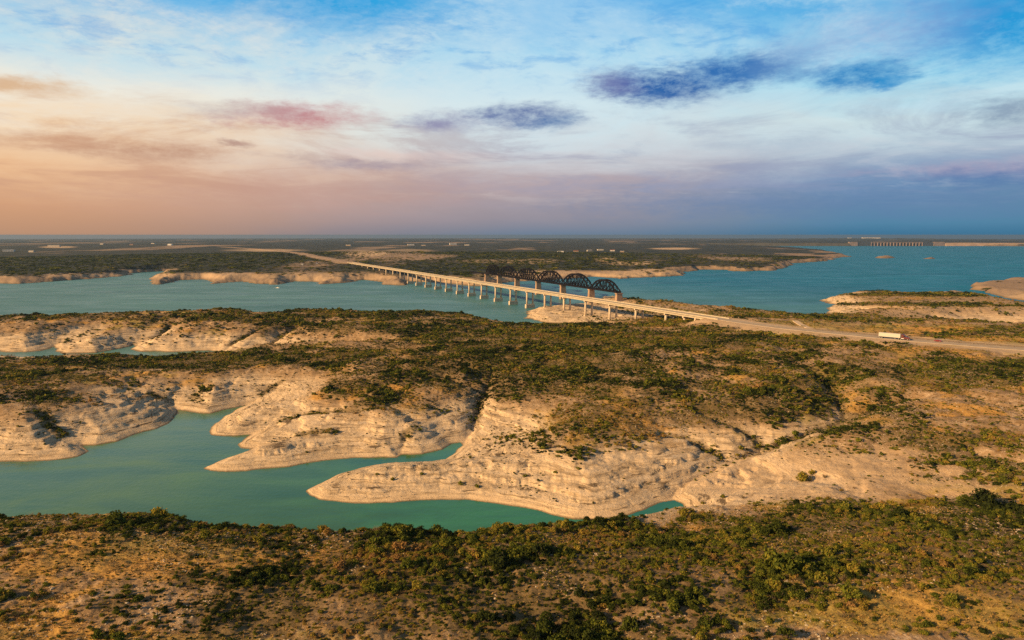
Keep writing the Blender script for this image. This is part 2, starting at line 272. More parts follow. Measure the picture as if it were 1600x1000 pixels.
# ------------------------------------------------------------------ terrain grid (polar, finest in front)
def arange_log(a, b, s): n = max(2, int(math.log(b/a)/s)); return np.exp(np.linspace(math.log(a), math.log(b), n, endpoint=False))
RAD = np.concatenate([arange_log(6, 85, .08), arange_log(85, 230, .0036), arange_log(230, 900, .0042), arange_log(900, 2600, .0065), arange_log(2600, 9000, .011), arange_log(9000, 42000, .03), [42000]])
fine = np.linspace(-42, 42, 1120); side = 42+np.cumsum(np.linspace(.15, 6.6, 41)); side = side[side < 178]
AZ = np.radians(np.concatenate([-side[::-1], fine, side]))
NR, NA = len(RAD), len(AZ)
gx = (RAD[:,None]*np.sin(AZ)[None]).astype(np.float64); gy = (RAD[:,None]*np.cos(AZ)[None]).astype(np.float64)
def build_height():
    x = gx.ravel().astype(np.float32); y = gy.ravel().astype(np.float32); rr = np.repeat(RAD, NA).astype(np.float32)
    # wobble of the traced outlines
    wob = np.clip(rr*.004, .6, 9)
    xw = x+wob*fbm(x, y, 14+0*x, 3, 5)*1.4; yw = y+wob*fbm(x, y, 14+0*x, 3, 9)*1.4
    w2 = sst(rr, 1350, 1750)*30; xw = xw+w2*fbm(x, y, 150, 4, 13); yw = yw+2.6*w2*fbm(x, y, 150, 4, 15)
    D = np.full(x.shape, 1e9, np.float32); water = np.zeros(x.shape, bool)
    for p in POLYS:
        d, i, _ = seg_dist(xw, yw, p, True); D = np.minimum(D, d); water |= i
    for p in ISLES:
        d, i, _ = seg_dist(x, y, p, True); D = np.where(i, d, np.minimum(D, np.where(water, d, D))); water &= ~i
    u, v, Z = build_caps()
    A = np.hypot(u[:,None]-u[None], v[:,None]-v[None]); n = len(u)
    M = np.zeros((n+1, n+1)); M[:n,:n] = A-np.eye(n)*.01; M[n,:n] = M[:n,n] = 1
    w = np.linalg.solve(M, np.append(Z, 0)).astype(np.float32)
    # evaluated on every 3rd row and column, then interpolated
    ri = np.unique(np.append(np.arange(0, NR, 3), NR-1)); ci = np.unique(np.append(np.arange(0, NA, 3), NA-1))
    uu, vv = np.meshgrid(AZ[ci], np.log(RAD[ri])); cap = np.full(uu.shape, w[n], np.float32)
    for j in range(n): cap += w[j]*np.hypot(uu-u[j], vv-v[j]).astype(np.float32)
    c2 = np.stack([np.interp(np.arange(NA), ci, row) for row in cap]); cap = np.stack([np.interp(np.arange(NR), ri, c2[:,j]) for j in range(NA)], 1).ravel().astype(np.float32)
    cap = np.clip(cap, 2.5, 40)
    n1 = fbm(x, y, 70, 4, 21); n2 = fbm(x, y, 34, 4, 31, .5, True); n3 = fbm(x, y, 9, 4, 41); n4 = fbm(x, y, 2.2, 3, 51)
    far = sst(rr, 1500, 5000)
    cap = cap+(1-far)*n1*1.6+far*(fbm(x, y, 900, 4, 61)*9+fbm(x, y, 5000, 3, 63)*9)*sst(D, 10, 400)
    sl_ = (.85+.35*fbm(x, y, 45, 2, 71))*(1+4.2*(1-sst(rr, 226, 240)))*1.+sst(rr, 1200, 1600)*.7*fbm(x, y, 190, 3, 73)
    sl_ = np.maximum(sl_, .15)
    zs = 30*(1-np.exp(-D*sl_/np.where(rr > 1200, 52, 66)))
    z = smin(cap, zs, 4.); gud = np.full(x.shape, 1e3, np.float32)
    for g in GUL:
        q = np.array(g, float); pts = np.stack([np.array(unproj(a, b, c)) for a, b, c in g]); L = np.hypot(*(pts[0]-pts[-1]))
        box = (x > pts[:,0].min()-90) & (x < pts[:,0].max()+90) & (y > pts[:,1].min()-90) & (y < pts[:,1].max()+90)
        d, _, val = seg_dist(xw[box], yw[box], pts, False, q[:,2].astype(np.float32))
        gud[box] = np.minimum(gud[box], d); z[box] = smin(z[box], val+14*(1-np.exp(-d/30))+.14*d, 2.5)
    amp = sst(D, 0, 10)
    cut = sst(D, 6, 30)*(1-far)*sst(z, 2, 9)
    z = z+amp*(n3*.55+n4*.10)-cut*np.clip(n2-.05, 0, 1)*(1.3+1.6*sst(z, 13, 18)*sst(rr, 240, 330))-sst(D, 3, 12)*(1-far)*np.clip(fbm(x+3*n3, y, 11, 3, 45, .5, True), 0, 1)*.75*sst(rr, 215, 240)+.25*amp*n4*sst(rr, 400, 200)
    q_ = z/2.2+n3*.22+n1*.3; fr_ = q_-np.floor(q_); ter = z+2.2*(sst(fr_, .58, .95)-fr_)*.62*np.clip(.55+1.6*fbm(x, y, 38, 3, 77), 0, 1)          # limestone ledges
    z = np.where((z > .8) & (rr < 1200), z+(ter-z)*sst(z, .8, 3)*(1-sst(z, 15, 20)), z)
    z = np.where(water, -np.minimum(5, .05+.25*D), np.maximum(z, .04+.02*D.clip(0, 5)))
    rd = np.full(x.shape, 1e9, np.float32)
    for pts in (RN, RF):
        d, _, _ = seg_dist(x, y, pts, False); rd = np.minimum(rd, np.where((d < 400), d, 1e9))
    fl = 1-sst(rd, 11, 34+20*far)
    z = np.where(water, z, z*(1-fl)+(ROADZ-.25)*fl)
    return z.reshape(NR, NA), D.reshape(NR, NA), water.reshape(NR, NA), rd.reshape(NR, NA), n1.reshape(NR, NA), n3.reshape(NR, NA), gud.reshape(NR, NA)
gz, gD, gW, gRd, gN1, gN3, gGu = build_height()
gabs = gz+sink(gx, gy)
gpx, gpy = proj(gx, gy, gabs)
def paint(base, items):
    v = base
    nn = fbm(gpx, gpy*2.2, 60, 4, 81)*.55
    front = np.abs(AZ)[None] < R(60)
    for (cx, cy, rx, ry, val, op) in items:
        d = np.hypot((gpx-cx)/rx, (gpy-cy)/ry)+nn; m = (1-sst(d, .6, 1.25))*op*front
        v = v*(1-m)+val*m
    return v
# scrub cover: none on the bleached rock below the old waterline, thick on top
gR = np.repeat(RAD[:,None], NA, 1)
nearpt = .55*fbm(gx, gy, 16, 4, 91)+.65*fbm(gx*.45, gy, 55, 3, 93)
veg = sst(gz+gN3*2.4+gN1*2.6, 8.5, 15)*np.clip(.72+1.4*nearpt, .03, 1)
farv = np.clip(sst(gz+fbm(gx, gy, 120, 3, 95)*6, 7.5, 13.5)*(.98+1.4*fbm(gx, gy*.35, 420, 4, 97)), 0, 1)
veg = np.where(gR > 1250, farv, veg)
VEGP = [(250,870,330,46,.24,.9),(60,900,160,80,.22,.8),(660,955,430,66,1.9,.95),(950,890,160,90,.62,.6),(1330,840,280,58,1.05,.9),(1350,945,230,35,.3,.85),(1080,975,140,35,.3,.6),(100,985,150,30,.55,.7),(1500,985,200,30,.4,.7),(160,812,200,14,.75,.8),(560,845,260,14,.8,.8),(850,828,200,18,.8,.7),
 (50,595,120,32,.95,.9),(330,566,330,13,.95,.95),(640,505,240,30,.97,.85),(900,545,340,44,1.2,.95),(1100,580,260,48,1.25,.9),(1500,590,140,28,1.35,.85),(1530,730,120,28,1.5,.85),(1480,690,120,20,1.3,.8),(1240,940,120,18,1.1,.7),(1360,560,140,20,.8,.6),(700,615,150,30,.6,.7),(1000,655,150,26,.6,.8),(880,690,130,20,.42,.8),(1150,640,110,22,.75,.7),(1500,640,140,20,.7,.7),(1250,600,150,22,.8,.7),(1450,650,150,30,.55,.6),(60,655,90,14,.3,.7),(200,610,110,14,.4,.7),(1290,735,200,45,.03,.95),(1180,745,130,32,.0,.95),(1420,765,160,16,.05,.9),(1350,690,70,20,.35,.6),(500,530,110,14,.2,.8),(780,530,70,9,.25,.7),(620,540,110,9,.3,.7),
 (200,520,330,24,.12,.9),(150,495,330,6,.95,.9),(480,494,140,8,.9,.8),(250,600,230,22,.12,.85),(330,568,330,8,.95,.9),(50,592,110,26,.95,.9),(700,496,60,7,.4,.7),
 (1150,492,140,8,.55,.7),(1380,497,110,9,.97,.95),(1300,494,60,6,.95,.9),(1450,476,200,24,.06,.95),(1450,460.5,110,3,1.6,.95),(1400,475,90,3,1.6,.95),(1520,477,90,3,1.5,.9),(1480,490,110,6,.05,.8),(1360,470,60,4,.05,.7),(1400,512,180,9,.06,.95),(1560,535,140,10,.06,.9),(1230,506,110,7,.1,.9),(900,492,70,10,.05,.9),(960,500,60,8,.15,.8),(1020,476,60,5,.45,.7),(1590,450,80,10,.03,.9)]
veg = paint(veg, VEGP)*np.where(gR < 1250, np.clip(.96+1.3*nearpt, .14, 1.2), 1); veg = np.maximum(veg, .8*(1-sst(gGu, 1.5, 5.))*sst(gz, 1.5, 4)*(gR < 1250)); veg = veg*sst(gRd+gN3*9, 18, 40); veg = np.where(gW | (gD < 5), 0, veg); veg = np.clip(veg, 0, 1)
bare = paint(.8*(1-sst(gRd+gN3*8, 16, 36))*(gR < 1250), [(575,396,36,4,.9,1),(1045,388.5,45,1.6,1,1),(945,406,18,5,.9,1),(985,411,40,4,.9,1),(1010,428,90,8,.8,1),(700,437,60,7,.6,1),(790,431,60,6,.85,1),(870,427,50,5,.85,1),(240,430,200,4,.7,.8),(480,432,130,6,.6,.8),(85,386,30,1.5,.9,1),(640,392,40,3,.5,1),(800,408,90,4,.5,1),(1540,381,90,1.6,.9,1),(420,391,70,2.2,.8,.9),(1500,487,120,16,.5,.8),(1300,745,260,45,.55,.9)])
grass = paint(sst(fbm(gx, gy, 18, 4, 101), -.1, .45)*.7, [(300,870,340,50,.75,.9),(1400,512,200,10,.95,.95),(1560,532,140,12,.95,.9),(1230,507,120,8,.6,.9),(1380,950,260,40,.8,.9),(620,950,400,60,.3,.8),(640,760,500,70,.04,.95),(150,660,300,60,.03,.95),(1290,735,220,48,.2,.9),(1450,490,160,20,.1,.9)])
def strip_mesh(name, me_v, nr, na, wrap=True, extra=None):
    idx = np.arange(nr*na).reshape(nr, na); a = idx[:-1]; b = idx[1:]
    if wrap: a2 = np.roll(a, -1, 1); b2 = np.roll(b, -1, 1)
    else: a, a2, b, b2 = a[:,:-1], a[:,1:], b[:,:-1], b[:,1:]
    q = np.stack([a, b, b2, a2], -1).reshape(-1, 4)          # wound so normals point up
    q = q[:, ::-1] if False else q
    me = bpy.data.meshes.new(name); nv = len(me_v); me.vertices.add(nv); me.vertices.foreach_set('co', me_v.astype(np.float32).ravel())
    loops = q.ravel(); starts = np.arange(len(q))*4; tri = None
    if wrap:                                                  # close the little disc under the camera
        c = nv-1; t = np.stack([np.full(na, c), idx[0], np.roll(idx[0], -1)], -1)
        loops = np.concatenate([loops, t.ravel()]); starts = np.concatenate([starts, len(q)*4+np.arange(na)*3])
    me.loops.add(len(loops)); me.loops.foreach_set('vertex_index', loops.astype(np.int32))
    me.polygons.add(len(starts)); me.polygons.foreach_set('loop_start', starts.astype(np.int32))
    for nm, arr in (extra or {}).items():
        at = me.attributes.new(nm, 'FLOAT', 'POINT'); at.data.foreach_set('value', arr.astype(np.float32))
    me.update(calc_edges=True); me.validate(); me.polygons.foreach_set('use_smooth', np.ones(len(me.polygons), bool))
    return me
# ------------------------------------------------------------------ ground material
def ground_mat():
    m, k, b, o = new_mat('ground'); g = k.node('ShaderNodeNewGeometry').outputs['Position']
    X, Y, Z = k.sep(g); v = k.attr('veg'); ba = k.attr('bare'); gr = k.attr('grass'); sh = k.attr('shore'); hz = k.attr('hgt'); fr = k.attr('far')
    n0 = k.noise(g, .035, 5, .6); n1 = k.noise(g, .22, 6, .65, .4); n2 = k.noise(g, 1.3, 5, .7); n3 = k.noise(g, .012, 4, .6)
    # bedded limestone: thin layers follow height
    lay = k.noise(k.xyz(k.m('MULTIPLY', X, .035), k.m('MULTIPLY', Y, .035), k.m('ADD', k.m('MULTIPLY', hz, 1.7), k.m('MULTIPLY', n1, .8))), 1., 6, .72)
    rock = k.ramp(lay, [(.3, (.20,.135,.075)), (.42, (.42,.305,.185)), (.52, (.60,.45,.29)), (.62, (.62,.47,.31)), (.74, (.36,.265,.165))])
    rock = k.mix(k.m('MULTIPLY', k.ss(n1, .5, .72), .55), rock, (.36,.30,.235))
    crack = k.node('ShaderNodeTexVoronoi', feature='DISTANCE_TO_EDGE'); k.put(crack.inputs['Vector'], k.xyz(X, Y, k.m('MULTIPLY', n1, 6.))); crack.inputs['Scale'].default_value = .16
    rock = k.mix(k.m('MULTIPLY', k.ss(crack.outputs['Distance'], .035, .0), k.m('MULTIPLY', k.ss(n0, .42, .58), .6)), rock, (.13,.105,.075))
    dash = k.noise(k.xyz(k.m('MULTIPLY', X, .09), k.m('MULTIPLY', Y, .09), k.m('ADD', k.m('MULTIPLY', hz, 1.9), k.m('MULTIPLY', n1, .9))), 1., 4, .6)
    rock = k.mix(k.m('MULTIPLY', k.ss(dash, .56, .66), k.m('MULTIPLY', k.ss(n0, .34, .48), .95)), rock, (.12,.085,.052))
    rock = k.mix(k.m('MULTIPLY', k.ss(dash, .42, .34), .5), rock, (.66,.52,.37))
    beach = k.mix(n2, (.52,.37,.225), (.62,.46,.295))
    rock = k.mix(k.m('MULTIPLY', k.ss(k.m('ADD', hz, k.m('MULTIPLY', n0, 3.)), 3.4, 1.5), .75), rock, beach)
    soil = k.mix(k.ss(n1, .3, .7), (.20,.125,.060), (.38,.255,.145)); soil = k.mix(k.m('MULTIPLY', k.ss(k.m('ADD', k.m('MULTIPLY', n2, .5), k.m('MULTIPLY', n1, .5)), .52, .64), .75), soil, (.52,.40,.275))
    hs = k.ss(k.m('ADD', hz, k.m('ADD', k.m('MULTIPLY', n0, 9.), k.m('MULTIPLY', n1, 5.))), 14.5, 20.)
    c = k.mix(hs, rock, soil)
    stk = k.noise(k.xyz(k.m('MULTIPLY', X, .35), Y, 0.), .35, 5, .68, .5); soil = k.mix(k.m('MULTIPLY', k.ss(stk, .50, .60), .85), soil, k.mix(n2, (.50,.40,.29), (.66,.53,.38))); soil = k.mix(k.m('MULTIPLY', k.ss(stk, .44, .34), .6), soil, (.10,.066,.030))
    gold = k.mix(k.ss(n2, .3, .7), (.33,.165,.036), (.56,.31,.07))
    gold = k.mix(k.ss(n3, .42, .6), gold, k.mix(n2, (.20,.155,.035), (.34,.26,.06)))
    c = k.mix(k.m('MULTIPLY', k.m('MULTIPLY', k.ss(k.m('ADD', gr, k.m('MULTIPLY', k.m('SUBTRACT', n1, .5), 1.6)), .3, .75), hs), .85), c, gold)
    litter = k.mix(k.ss(n1, .35, .65), (.075,.060,.024), (.165,.110,.046))
    c = k.mix(k.m('MULTIPLY', k.ss(k.m('ADD', v, k.m('MULTIPLY', k.m('SUBTRACT', n1, .5), .8)), .25, .95), .8), c, litter)
    # far country: dark scrub with pale clearings
    fn = k.noise(k.xyz(X, k.m('MULTIPLY', Y, .4), 0.), .012, 6, .7); fveg = k.mix(k.ss(fn, .35, .65), (.020,.027,.027), (.058,.056,.040))
    fc = k.mix(k.ss(k.m('ADD', v, k.m('MULTIPLY', k.m('SUBTRACT', fn, .5), .9)), .3, .65), k.mix(fn, (.33,.235,.16), (.22,.155,.105)), fveg)
    c = k.mix(fr, c, fc)
    c = k.mix(k.m('MULTIPLY', ba, k.ss(n0, .2, .5)), c, k.mix(n1, (.60,.43,.27), (.44,.31,.19)))
    c = k.mix(k.ss(sh, .9, .1), c, (.19,.14,.085))
    k.put(b.inputs['Base Color'], c); b.inputs['Roughness'].default_value = .95; b.inputs['Specular IOR Level'].default_value = .1
    bp = k.node('ShaderNodeBump'); bp.inputs['Strength'].default_value = .8; bp.inputs['Distance'].default_value = .5
    k.put(bp.inputs['Height'], k.m('ADD', k.m('ADD', k.m('MULTIPLY', lay, 1.6), k.m('MULTIPLY', n2, .55)), k.m('MULTIPLY', n1, 1.)))
    k.l.new(bp.outputs[0], b.inputs['Normal'])
    return m
MG = ground_mat()
def addc(a, val): return np.append(a.ravel(), val)
bare = np.maximum(bare, .45*(1-sst(gRd, 9, 22))*(gR > 1250))
V = np.stack([addc(gx, 0), addc(gy, 0), addc(gabs, gabs[0].mean())], 1)
tm = strip_mesh('ground', V, NR, NA, True, {'veg': addc(veg, .3), 'bare': addc(bare, 0), 'grass': addc(grass, .5), 'shore': addc(np.where(gW, 0, np.minimum(gD*220/np.maximum(gR, 220), 50)), 50), 'hgt': addc(gz, 37), 'far': addc(sst(gR, 1100, 1500), 0)})
tag(link('ground', tm, MG), kind='structure')
# ------------------------------------------------------------------ water
def water_mat():
    m, k, b, o = new_mat('water'); g = k.node('ShaderNodeNewGeometry').outputs['Position']; X, Y, Z = k.sep(g)
    fa = k.ss(Y, 380., 800.); fb = k.ss(k.m('ADD', Y, k.m('MULTIPLY', X, .9)), 850., 2000.)
    n = k.ss(k.noise(k.vmul(g, (.45, 1., 1.)), .03, 5, .62, .8), .3, .7); n2 = k.ss(k.noise(k.vmul(g, (.22, 1., 1.)), .012, 6, .66), .3, .7)
    c = k.mix(fa, k.mix(k.ss(k.m('ADD', X, k.m('MULTIPLY', n, 60.)), -120., 60.), k.mix(n, (.040,.105,.020), (.080,.165,.040)), k.mix(n, (.014,.105,.034), (.034,.180,.064))), k.mix(n2, (.045,.140,.145), (.085,.215,.210)))
    c = k.mix(fb, c, k.mix(n2, (.002,.105,.190), (.004,.160,.265)))
    k.put(b.inputs['Base Color'], c); b.inputs['IOR'].default_value = 1.33
    k.put(b.inputs['Roughness'], k.m('ADD', k.lin(n, 0., 1., .07, .24), k.m('MULTIPLY', fa, .28))); k.put(b.inputs['Specular IOR Level'], k.m('SUBTRACT', k.lin(fa, 0., 1., .36, .30), k.m('MULTIPLY', fb, .15)))
    w = k.noise(k.vmul(g, (1., .7, 1.)), .55, 4, .6); w2 = k.noise(k.vmul(g, (.4, 1., 1.)), .06, 3, .6)
    bp = k.node('ShaderNodeBump'); bp.inputs['Strength'].default_value = .14; bp.inputs['Distance'].default_value = .5; k.put(bp.inputs['Height'], k.m('ADD', w, k.m('MULTIPLY', w2, 2.)))
    k.l.new(bp.outputs[0], b.inputs['Normal']); return m
wr = np.concatenate([arange_log(60, 2000, .03), arange_log(2000, 42500, .03)]); wa = np.radians(np.linspace(-70, 70, 160))
wx = wr[:,None]*np.sin(wa)[None]; wy = wr[:,None]*np.cos(wa)[None]
wm = strip_mesh('water', np.stack([wx.ravel(), wy.ravel(), sink(wx, wy).ravel()], 1), len(wr), len(wa), False)
MW = water_mat(); tag(link('water', wm, MW), kind='structure')
# ------------------------------------------------------------------ haze
hz = MB().box(-43500, 43500, -43500, 43500, -300, 103).build('haze', None); tag(hz, kind='stuff')
hm = bpy.data.materials.new('haze'); hm.use_nodes = True; hm.node_tree.nodes.clear(); k = NT(hm.node_tree)
pv = k.node('ShaderNodeVolumePrincipled'); pv.inputs['Color'].default_value = (.24,.37,.54,1); pv.inputs['Density'].default_value = 4.4e-5; pv.inputs['Anisotropy'].default_value = .2
k.l.new(pv.outputs[0], k.node('ShaderNodeOutputMaterial').inputs['Volume']); hz.data.materials.append(hm)
# ------------------------------------------------------------------ height lookup
LR = np.log(RAD)
def ground_at(x, y, field=None):
    f = gz if field is None else field
    r = np.hypot(x, y); a = np.arctan2(x, y); i = np.interp(np.log(r), LR, np.arange(NR)); j = np.interp(a, AZ, np.arange(NA))
    i0 = np.clip(i.astype(int), 0, NR-2); j0 = np.clip(j.astype(int), 0, NA-2); fi = i-i0; fj = j-j0
    return (f[i0,j0]*(1-fj)+f[i0,j0+1]*fj)*(1-fi)+(f[i0+1,j0]*(1-fj)+f[i0+1,j0+1]*fj)*fi
def hit(px, py):
    """first ground point along the sight line of a pixel"""
    a = PITCH+math.atan((py-500)/F); Y = np.exp(np.linspace(math.log(90), math.log(30000), 4000)); drop = Y*math.tan(a)
    X = (px-800)/F*(Y*math.cos(PITCH)+drop*math.sin(PITCH)); zz = HC-drop; gnd = np.maximum(ground_at(X, Y), 0)+sink(X, Y)
    i = np.argmax(gnd >= zz); return (float(X[i]), float(Y[i]), float(gnd[i])) if gnd[i] >= zz[i] else (float(X[-1]), float(Y[-1]), float(gnd[-1]))
# ------------------------------------------------------------------ roads
def road(name, pts, width, mat, z, sub=14):
    p = []
    for i in range(len(pts)-1):
        for t in np.linspace(0, 1, sub, endpoint=False): p.append(pts[i]*(1-t)+pts[i+1]*t)
    p.append(pts[-1]); p = np.array(p)
    for _ in range(20): p[1:-1] = (p[:-2]+2*p[1:-1]+p[2:])/4
    d = np.gradient(p, axis=0); d /= np.hypot(d[:,0], d[:,1])[:,None]; nrm = np.stack([d[:,1], -d[:,0]], 1)
    mb = MB(); n = len(p); vs = []
    for c, q in zip(p, nrm):
        for s in (-.5, .5): e = c+q*s*width; vs.append((e[0], e[1], z+sink(e[0], e[1])))
        for s in (.5, -.5): e = c+q*s*(width+.8); vs.append((e[0], e[1], z-.4+sink(e[0], e[1])))
    mb.add(vs, [(4*i+a, 4*i+(a+1)%4, 4*i+4+(a+1)%4, 4*i+4+a) for i in range(n-1) for a in range(4)])
    o = mb.build(name, mat); return o, p
M_ROAD = simple('road', (.40,.31,.22), .9, 0, .18, .15)
M_DIRT = simple('dirt', (.55,.41,.27), .95, 0, .2, .3)
o, road_c = road('road', RN, 12.5, M_ROAD, ROADZ); tag(o, kind='structure')
o, _ = road('road', RF, 12.5, simple('old_road', (.30,.20,.14), .95, 0, .2, .1), ROADZ); tag(o, kind='structure')
M_WHITE = simple('road_paint', (.72,.70,.62), .8); M_YEL = simple('road_paint_yellow', (.62,.42,.08), .8)
for off, w, mt in ((-5., .25, M_WHITE), (5., .25, M_WHITE), (0., .35, M_YEL)):
    d = np.gradient(road_c, axis=0); d /= np.hypot(d[:,0], d[:,1])[:,None]; nr_ = np.stack([d[:,1], -d[:,0]], 1); e = road_c+nr_*off
    vs = []
    for c, q in zip(e, nr_):
        for s in (-.5, .5): f = c+q*s*w; vs.append((f[0], f[1], ROADZ+.012+sink(f[0], f[1])))
    tag(MB().add(vs, [(2*i, 2*i+2, 2*i+3, 2*i+1) for i in range(len(e)-1)]).build('road_marking', mt), kind='structure')
o, _ = road('path', wline([(1243,501),(1250,506),(1262,511.5),(1280,517.5)], 24.0), 4.5, M_DIRT, 24.05); tag(o, kind='structure')
M_RAIL = simple('weathered_steel', (.12,.09,.07), .7, .2, .3, .5)
def guardrail():
    pxs, _ = proj(road_c[:,0], road_c[:,1], ROADZ+sink(road_c[:,0], road_c[:,1])); p = road_c[(pxs > 1262) & (pxs < 1640)]
    d = np.gradient(p, axis=0); d /= np.hypot(d[:,0], d[:,1])[:,None]; nl = np.stack([-d[:,1], d[:,0]], 1); p = p+nl*7.4
    if p[0][1] < p[-1][1]: p = p[::-1]
    r = thing('guardrail', (p[0][0], p[0][1], ROADZ), 0, 'long low weathered steel guardrail along the far side of the road behind the truck', 'guardrail'); o = np.array([p[0][0], p[0][1]]); q = p-o
    mb = MB()
    for a, b in zip(q[:-1], q[1:]):
        if np.hypot(*(b-a)) > .05: mb.bar((a[0], a[1], .62+sink(*(a+o))), (b[0], b[1], .62+sink(*(b+o))), .12, .42)
    mb.build('rail', M_RAIL, r); acc = 0.
    for a, b in zip(q[:-1], q[1:]):
        acc += np.hypot(*(b-a))
        if acc > 6: acc = 0.; c = sink(*(b+o)); MB().box(b[0]-.1, b[0]+.1, b[1]-.1, b[1]+.1, -.7+c, .8+c).build('post', M_RAIL, r)
guardrail()
# ------------------------------------------------------------------ highway bridge
M_CONC = simple('pale_concrete', (.43,.37,.28), .85, 0, .22, .35, .2, (.30,.23,.16))
M_DECK = simple('bridge_road', (.36,.30,.22), .9, 0, .15, .12)
M_PIER = simple('pier_concrete', (.58,.47,.34), .88, 0, .25, .5, .2, (.27,.19,.12))
def highway_bridge():
    A = np.array(unproj(1128, 498.5, ROADZ)); B = np.array(unproj(546, 410, ROADZ)); Ln = float(np.hypot(*(B-A)))
    ang = math.atan2(B[1]-A[1], B[0]-A[0]); root = thing('highway_bridge', (A[0], A[1], 0), ang, 'long low concrete highway bridge on twin column piers crossing the lake', 'bridge')
    ca, sa = math.cos(ang), math.sin(ang)
    W_ = lambda s, t=0: (A[0]+ca*s-sa*t, A[1]+sa*s+ca*t)
    cz = lambda s: sink(*W_(s))
    st = np.linspace(-2, Ln+2, 60)
    def sweep(name, prof, mat, parent=root):
        n = len(prof); vs = [(s, p[0], ROADZ+p[1]+cz(s)) for s in st for p in prof]
        return MB().add(vs, [(n*i+a, n*i+(a+1)%n, n*i+n+(a+1)%n, n*i+n+a) for i in range(len(st)-1) for a in range(n)]+[tuple(range(n)), tuple(range(n*(len(st)-1), n*len(st)))]).build(name, mat, parent)
    sweep('deck_slab', [(-6.9,-.3),(6.9,-.3),(6.9,0),(-6.9,0)], M_DECK)
    for t in (-5.4, -1.8, 1.8, 5.4): sweep('girder', [(t-.5,-2.1),(t+.5,-2.1),(t+.5,-1.8),(t+.2,-1.5),(t+.35,-.304),(t-.35,-.304),(t-.2,-1.5),(t-.5,-1.8)], M_CONC)
    for sg in (-1, 1): 
        p = sweep('parapet', [(sg*6.6,.004),(sg*6.9,.004),(sg*6.9,.8),(sg*6.7,.8)], M_CONC)
        mb = MB(); [mb.bar((s, sg*6.8, ROADZ+1.15+cz(s)), (s2, sg*6.8, ROADZ+1.15+cz(s2)), .12) for s, s2 in zip(st[:-1], st[1:])]
        [mb.bar((s, sg*6.8, ROADZ+.78+cz(s)), (s, sg*6.8, ROADZ+1.12+cz(s)), .15) for s in np.arange(2, Ln, 6.)]
        mb.build('handrail', M_CONC, p)
    # piers where the photograph shows them, found along the deck by picture column
    ss = np.linspace(0, Ln, 6000); px = proj(*W_(ss), ROADZ-4+sink(*W_(ss)))[0]
    cols = [1112,1094,1075,1046,999,958,920,886,856,828,802,778.5,756.5,737,718.5,701,684.5,669,654.5,641]
    pos = [float(np.interp(-c, -px, ss)) for c in cols]; stp = (pos[-1]-pos[-7])/6
    while pos[-1]+stp < Ln-20: pos.append(pos[-1]+stp)
    for i, s in enumerate(pos):
        base = float(ground_at(*[np.array([q]) for q in W_(s)])[0]); c = cz(s); wet = base < .6
        pr = MB().box(s-.95, s+.95, -6.4, 6.4, ROADZ-3.5+c, ROADZ-2.104+c, 1., 1.).build('pier', M_PIER, root)
        foot = min(base, 0)-2.
        lo = 5.2 if wet else base-2
        for t in (-4.5, 4.5):
            cb = MB().cyl((s, t, lo+c), (s, t, ROADZ-3.504+c), 1.3, 1.2, 12).build('column', M_PIER, pr)
            for f in cb.data.polygons: f.use_smooth = len(f.vertices) == 4
        if wet: MB().box(s-2.1, s+2.1, -6.9, 6.9, foot+c, 5.196+c, .97, .92).build('footing', M_PIER, pr, .15)
        else: MB().box(s-1.5, s+1.5, -6.2, 6.2, base-2.5+c, base+.35+c, .96).build('footing', M_PIER, pr)
    for s in (-1.5, Ln+1.5): MB().box(s-1.5, s+1.5, -7.2, 7.2, ROADZ-6+cz(s), ROADZ-2.12+cz(s)).build('abutment', M_CONC, root)
    return root
highway_bridge()
